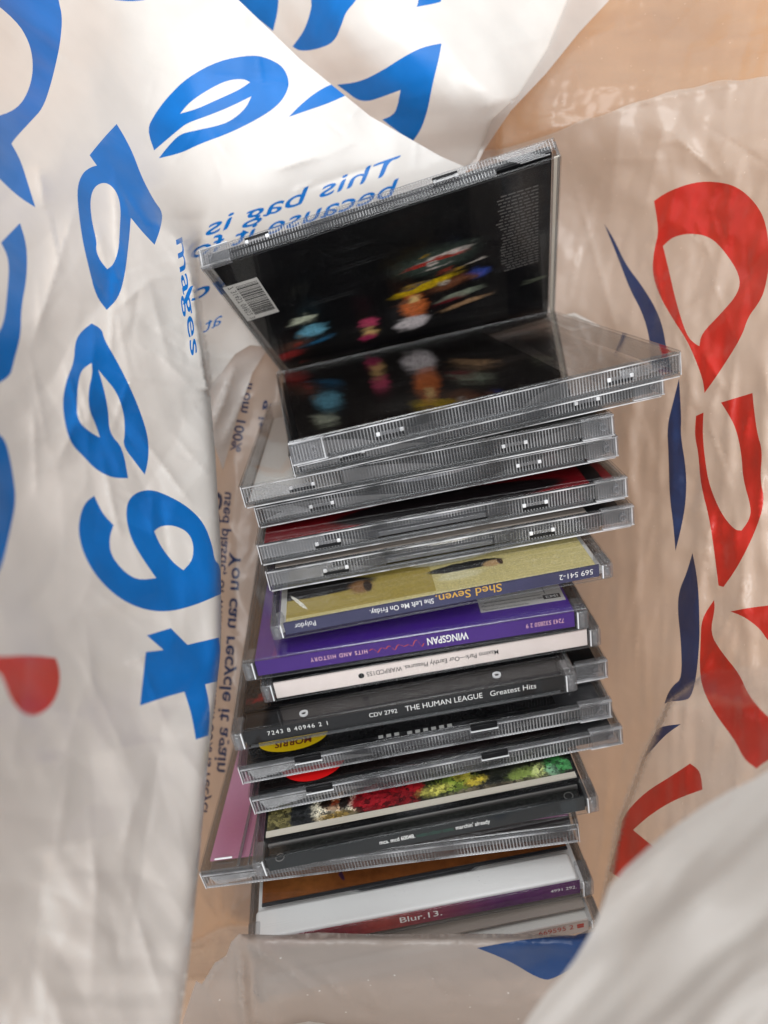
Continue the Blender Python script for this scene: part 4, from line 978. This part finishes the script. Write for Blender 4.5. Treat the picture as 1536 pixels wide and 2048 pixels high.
r1 = [[(1308,402),(1335,383),(1388,364),(1434,363),(1475,373),(1512,406),(1533,447),(1540,520),(1530,580),(1517,607),(1496,634),(1483,675),(1435,750),(1409,786),(1406,760),(1390,716),(1373,679),(1345,637),(1318,590),(1304,545),(1308,500),(1318,462)],
      [(1326,492),(1345,474),(1380,466),(1420,473),(1450,503),(1480,550),(1478,585),(1442,627),(1402,668),(1399,692),(1393,690),(1373,672),(1351,600),(1340,550)]]
r2 = [[(1392,832),(1407,825),(1405,870),(1411,928),(1419,972),(1442,1027),(1469,1060),(1483,1061),(1498,1041),(1503,1017),(1486,959),(1483,907),(1472,856),(1455,825),(1442,805),(1505,786),(1508,819),(1515,870),(1525,901),(1520,959),(1530,1003),(1510,1065),(1476,1133),(1447,1174),(1437,1171),(1421,1044),(1401,969),(1397,907),(1389,870)]]
r3 = [[(1403,1237),(1428,1200),(1430,1217),(1420,1266),(1442,1303),(1480,1349),(1496,1390),(1536,1436),(1590,1470),(1590,1500),(1536,1519),(1513,1537),(1488,1519),(1471,1482),(1430,1428),(1405,1378),(1399,1337),(1401,1283)]]
r4 = [[(1461,1223),(1500,1215),(1590,1205),(1590,1330),(1536,1283),(1521,1258),(1488,1233)]]
r5 = [[(1246,1631),(1289,1585),(1343,1552),(1380,1527),(1401,1542),(1405,1579),(1347,1600),(1298,1631),(1266,1660),(1316,1701),(1248,1763),(1219,1742),(1240,1664)]]
r6 = [[(1471,1579),(1459,1614),(1434,1626)]]
b1 = [[(1208,447),(1227,476),(1252,530),(1281,567),(1310,613),(1326,654),(1333,700),(1345,745),(1305,745),(1297,700),(1300,679),(1285,625),(1260,580),(1237,518)]]
b2 = [[(1358,757),(1363,836),(1361,870),(1373,942),(1372,1003),(1363,1054),(1351,1102),(1346,1044),(1339,993),(1337,907),(1334,853),(1346,805)]]
b3 = [[(1385,1106),(1392,1140),(1397,1181),(1399,1240),(1399,1283),(1393,1353),(1382,1395),(1368,1401),(1339,1403),(1329,1407),(1335,1388),(1347,1370),(1364,1357),(1362,1283),(1355,1220),(1358,1181),(1373,1147)]]
b4 = [[(1362,1448),(1331,1469),(1298,1506),(1287,1519),(1306,1473),(1318,1453)]]
TD = [text_print(t_, 2, og, al, upv, w, bold=0.026) for t_, og, al, upv, w in (('You can recycle it again', (482, 1105), (-0.075, 1.0), (-24, -2), 440), ('used plastic, of which a minimum 80% is recycl', (462, 985), (-0.075, 1.0), (-19, -2), 640),
      ('ecolo', (446, 985), (-0.13, 1.0), (-36, -4), 175), ('from 100%', (505, 765), (-0.18, 1.0), (-20, -3), 140), ('g it', (540, 800), (-0.12, 1.0), (-20, -3), 60))]
E_out = [(230,640),(440,700),(520,690),(700,620),(900,440),(950,330),(966,298),(1020,219),(1090,145),(1157,62),(1215,0),(1240,-60),(1280,-200),(1740,-200),(1740,2200),(230,2200)]
sheet('clear_panel', E_out, d_film, 5.5, [(1, r1), (1, r2), (1, r3), (1, r4), (1, r5), (1, r6), (2, b1), (2, b2), (2, b3), (2, b4), (3, [[(1215,0),(1240,-60),(1280,-200),(1740,-200),(1740,150),(1536,150),(1480,162),(1440,158),(1390,176),(1345,180),(1300,198),(1262,206),(1200,234),(1165,238),(1120,262),(1060,282),(1000,300),(966,300),(1020,219),(1090,145),(1157,62)]])]+TD, [FI, RD, BD, F2], bag, 0)

# seam between white sheet and clear film
def d_seam(x, y): return np.minimum(d_back(x, y), np.interp(y, [-60, 330], [.352, .372]))-0.002
sheet('seam', [(1150,-60),(1136,0),(1099,91),(1037,190),(983,240),(952,318),(930,338),(950,338),(968,300),(1022,221),(1092,147),(1159,64),(1217,2),(1242,-60)], d_seam, 7, [], [SM], bag, 0)

# front wall standing before the last case, and the near flap at the lower right
dG = tps([(375,1905,.256),(480,1868,.252),(830,1868,.250),(1190,1872,.246),(1100,2080,.275),(600,2090,.285),(350,2090,.27),(800,1980,.262)])
cre_G = random_creases(31, 22, (380, 1890, 1150, 2060), 0.6, 0.9, 150, .0024, 6)+[(478,1868,490,2100,.005,9),(500,1880,515,2100,-.003,7),(478,1868,400,1990,.004,7),(478,1868,640,1990,.003,7)]
def d_front(x, y): return dG(x, y)-creases(x, y, cre_G)+0.010*np.exp(-np.clip(y-np.interp(x, [478, 1150, 1200, 1240], [1868, 1870, 1850, 1800]), 0, 200)/6.0)*np.clip((x-470)/60, 0, 1)+0.0010*gnoise(x/130, y/90, 41)+facets(x, y, [(1.3, 150, .002, .5), (0.2, 110, .0016, .5), (2.2, 60, .0006, .5)], 260)-creases(x, y, [(395,1935,470,2090,.002,10),(470,1880,500,2090,.0025,9),(560,1990,540,2090,.0015,8),(480,1870,600,1990,.001,8)])
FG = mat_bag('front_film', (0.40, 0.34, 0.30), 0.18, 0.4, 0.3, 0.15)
sheet('front_panel', [(335,2230),(352,2110),(366,2040),(392,1962),(404,1968),(430,1925),(452,1912),(462,1885),(478,1868),(560,1870),(640,1865),(760,1869),(900,1867),(1060,1868),(1150,1871),(1200,1850),(1240,1800),(1260,2230)], d_front, 8, [(1, [[(954,1896),(1050,1878),(1160,1869),(1200,1860),(1200,1900),(1107,1960),(1078,1958),(1016,1920)]])], [FG, BD], bag, 0)
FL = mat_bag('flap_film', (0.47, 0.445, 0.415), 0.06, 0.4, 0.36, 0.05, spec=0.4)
dF = tps([(1580,1500,.158),(1440,1590,.156),(1330,1665,.154),(1222,1762,.152),(1190,1850,.151),(1140,1935,.15),(1080,2000,.149),(1020,2090,.147),(1580,2100,.128),(1580,1800,.140),(1350,2000,.138),(1400,1800,.142)])
def d_flap(x, y): return dF(x, y)+0.0024*gnoise((x+y)/170, (x-y)/520, 51)+0.0006*gnoise((x+y)/70, (x-y)/260, 52)
sheet('front_flap', [(1740,1400),(1536,1545),(1440,1590),(1330,1665),(1222,1762),(1205,1810),(1188,1855),(1140,1935),(1080,2000),(1010,2110),(960,2230),(1740,2230)], d_flap, 9, [], [FL], bag, 1)

# ------------------------------------------------------------------ the table under the bag
m, nt, out = new_mat('warm_wood')
p = N(nt, 'ShaderNodeBsdfPrincipled'); p.inputs['Roughness'].default_value = 0.4
tc = N(nt, 'ShaderNodeTexCoord'); mp = N(nt, 'ShaderNodeMapping'); mp.inputs['Scale'].default_value = (3, 40, 3)
no = N(nt, 'ShaderNodeTexNoise'); no.inputs['Scale'].default_value = 3; no.inputs['Detail'].default_value = 6
cr = N(nt, 'ShaderNodeValToRGB'); cr.color_ramp.elements[0].color = lin(198, 130, 70); cr.color_ramp.elements[1].color = lin(228, 166, 100)
nt.links.new(tc.outputs['Object'], mp.inputs[0]); nt.links.new(mp.outputs[0], no.inputs['Vector']); nt.links.new(no.outputs['Fac'], cr.inputs[0])
nt.links.new(cr.outputs[0], p.inputs['Base Color']); nt.links.new(p.outputs[0], out.inputs[0])
b = MB(); b.box(-0.8, 0.8, -0.8, 0.8, -0.03, 0.0)
tag(b.build('table_top', None, [m], 0.002, 2), 'warm brown wooden table top under the bag', None, None, 'structure')
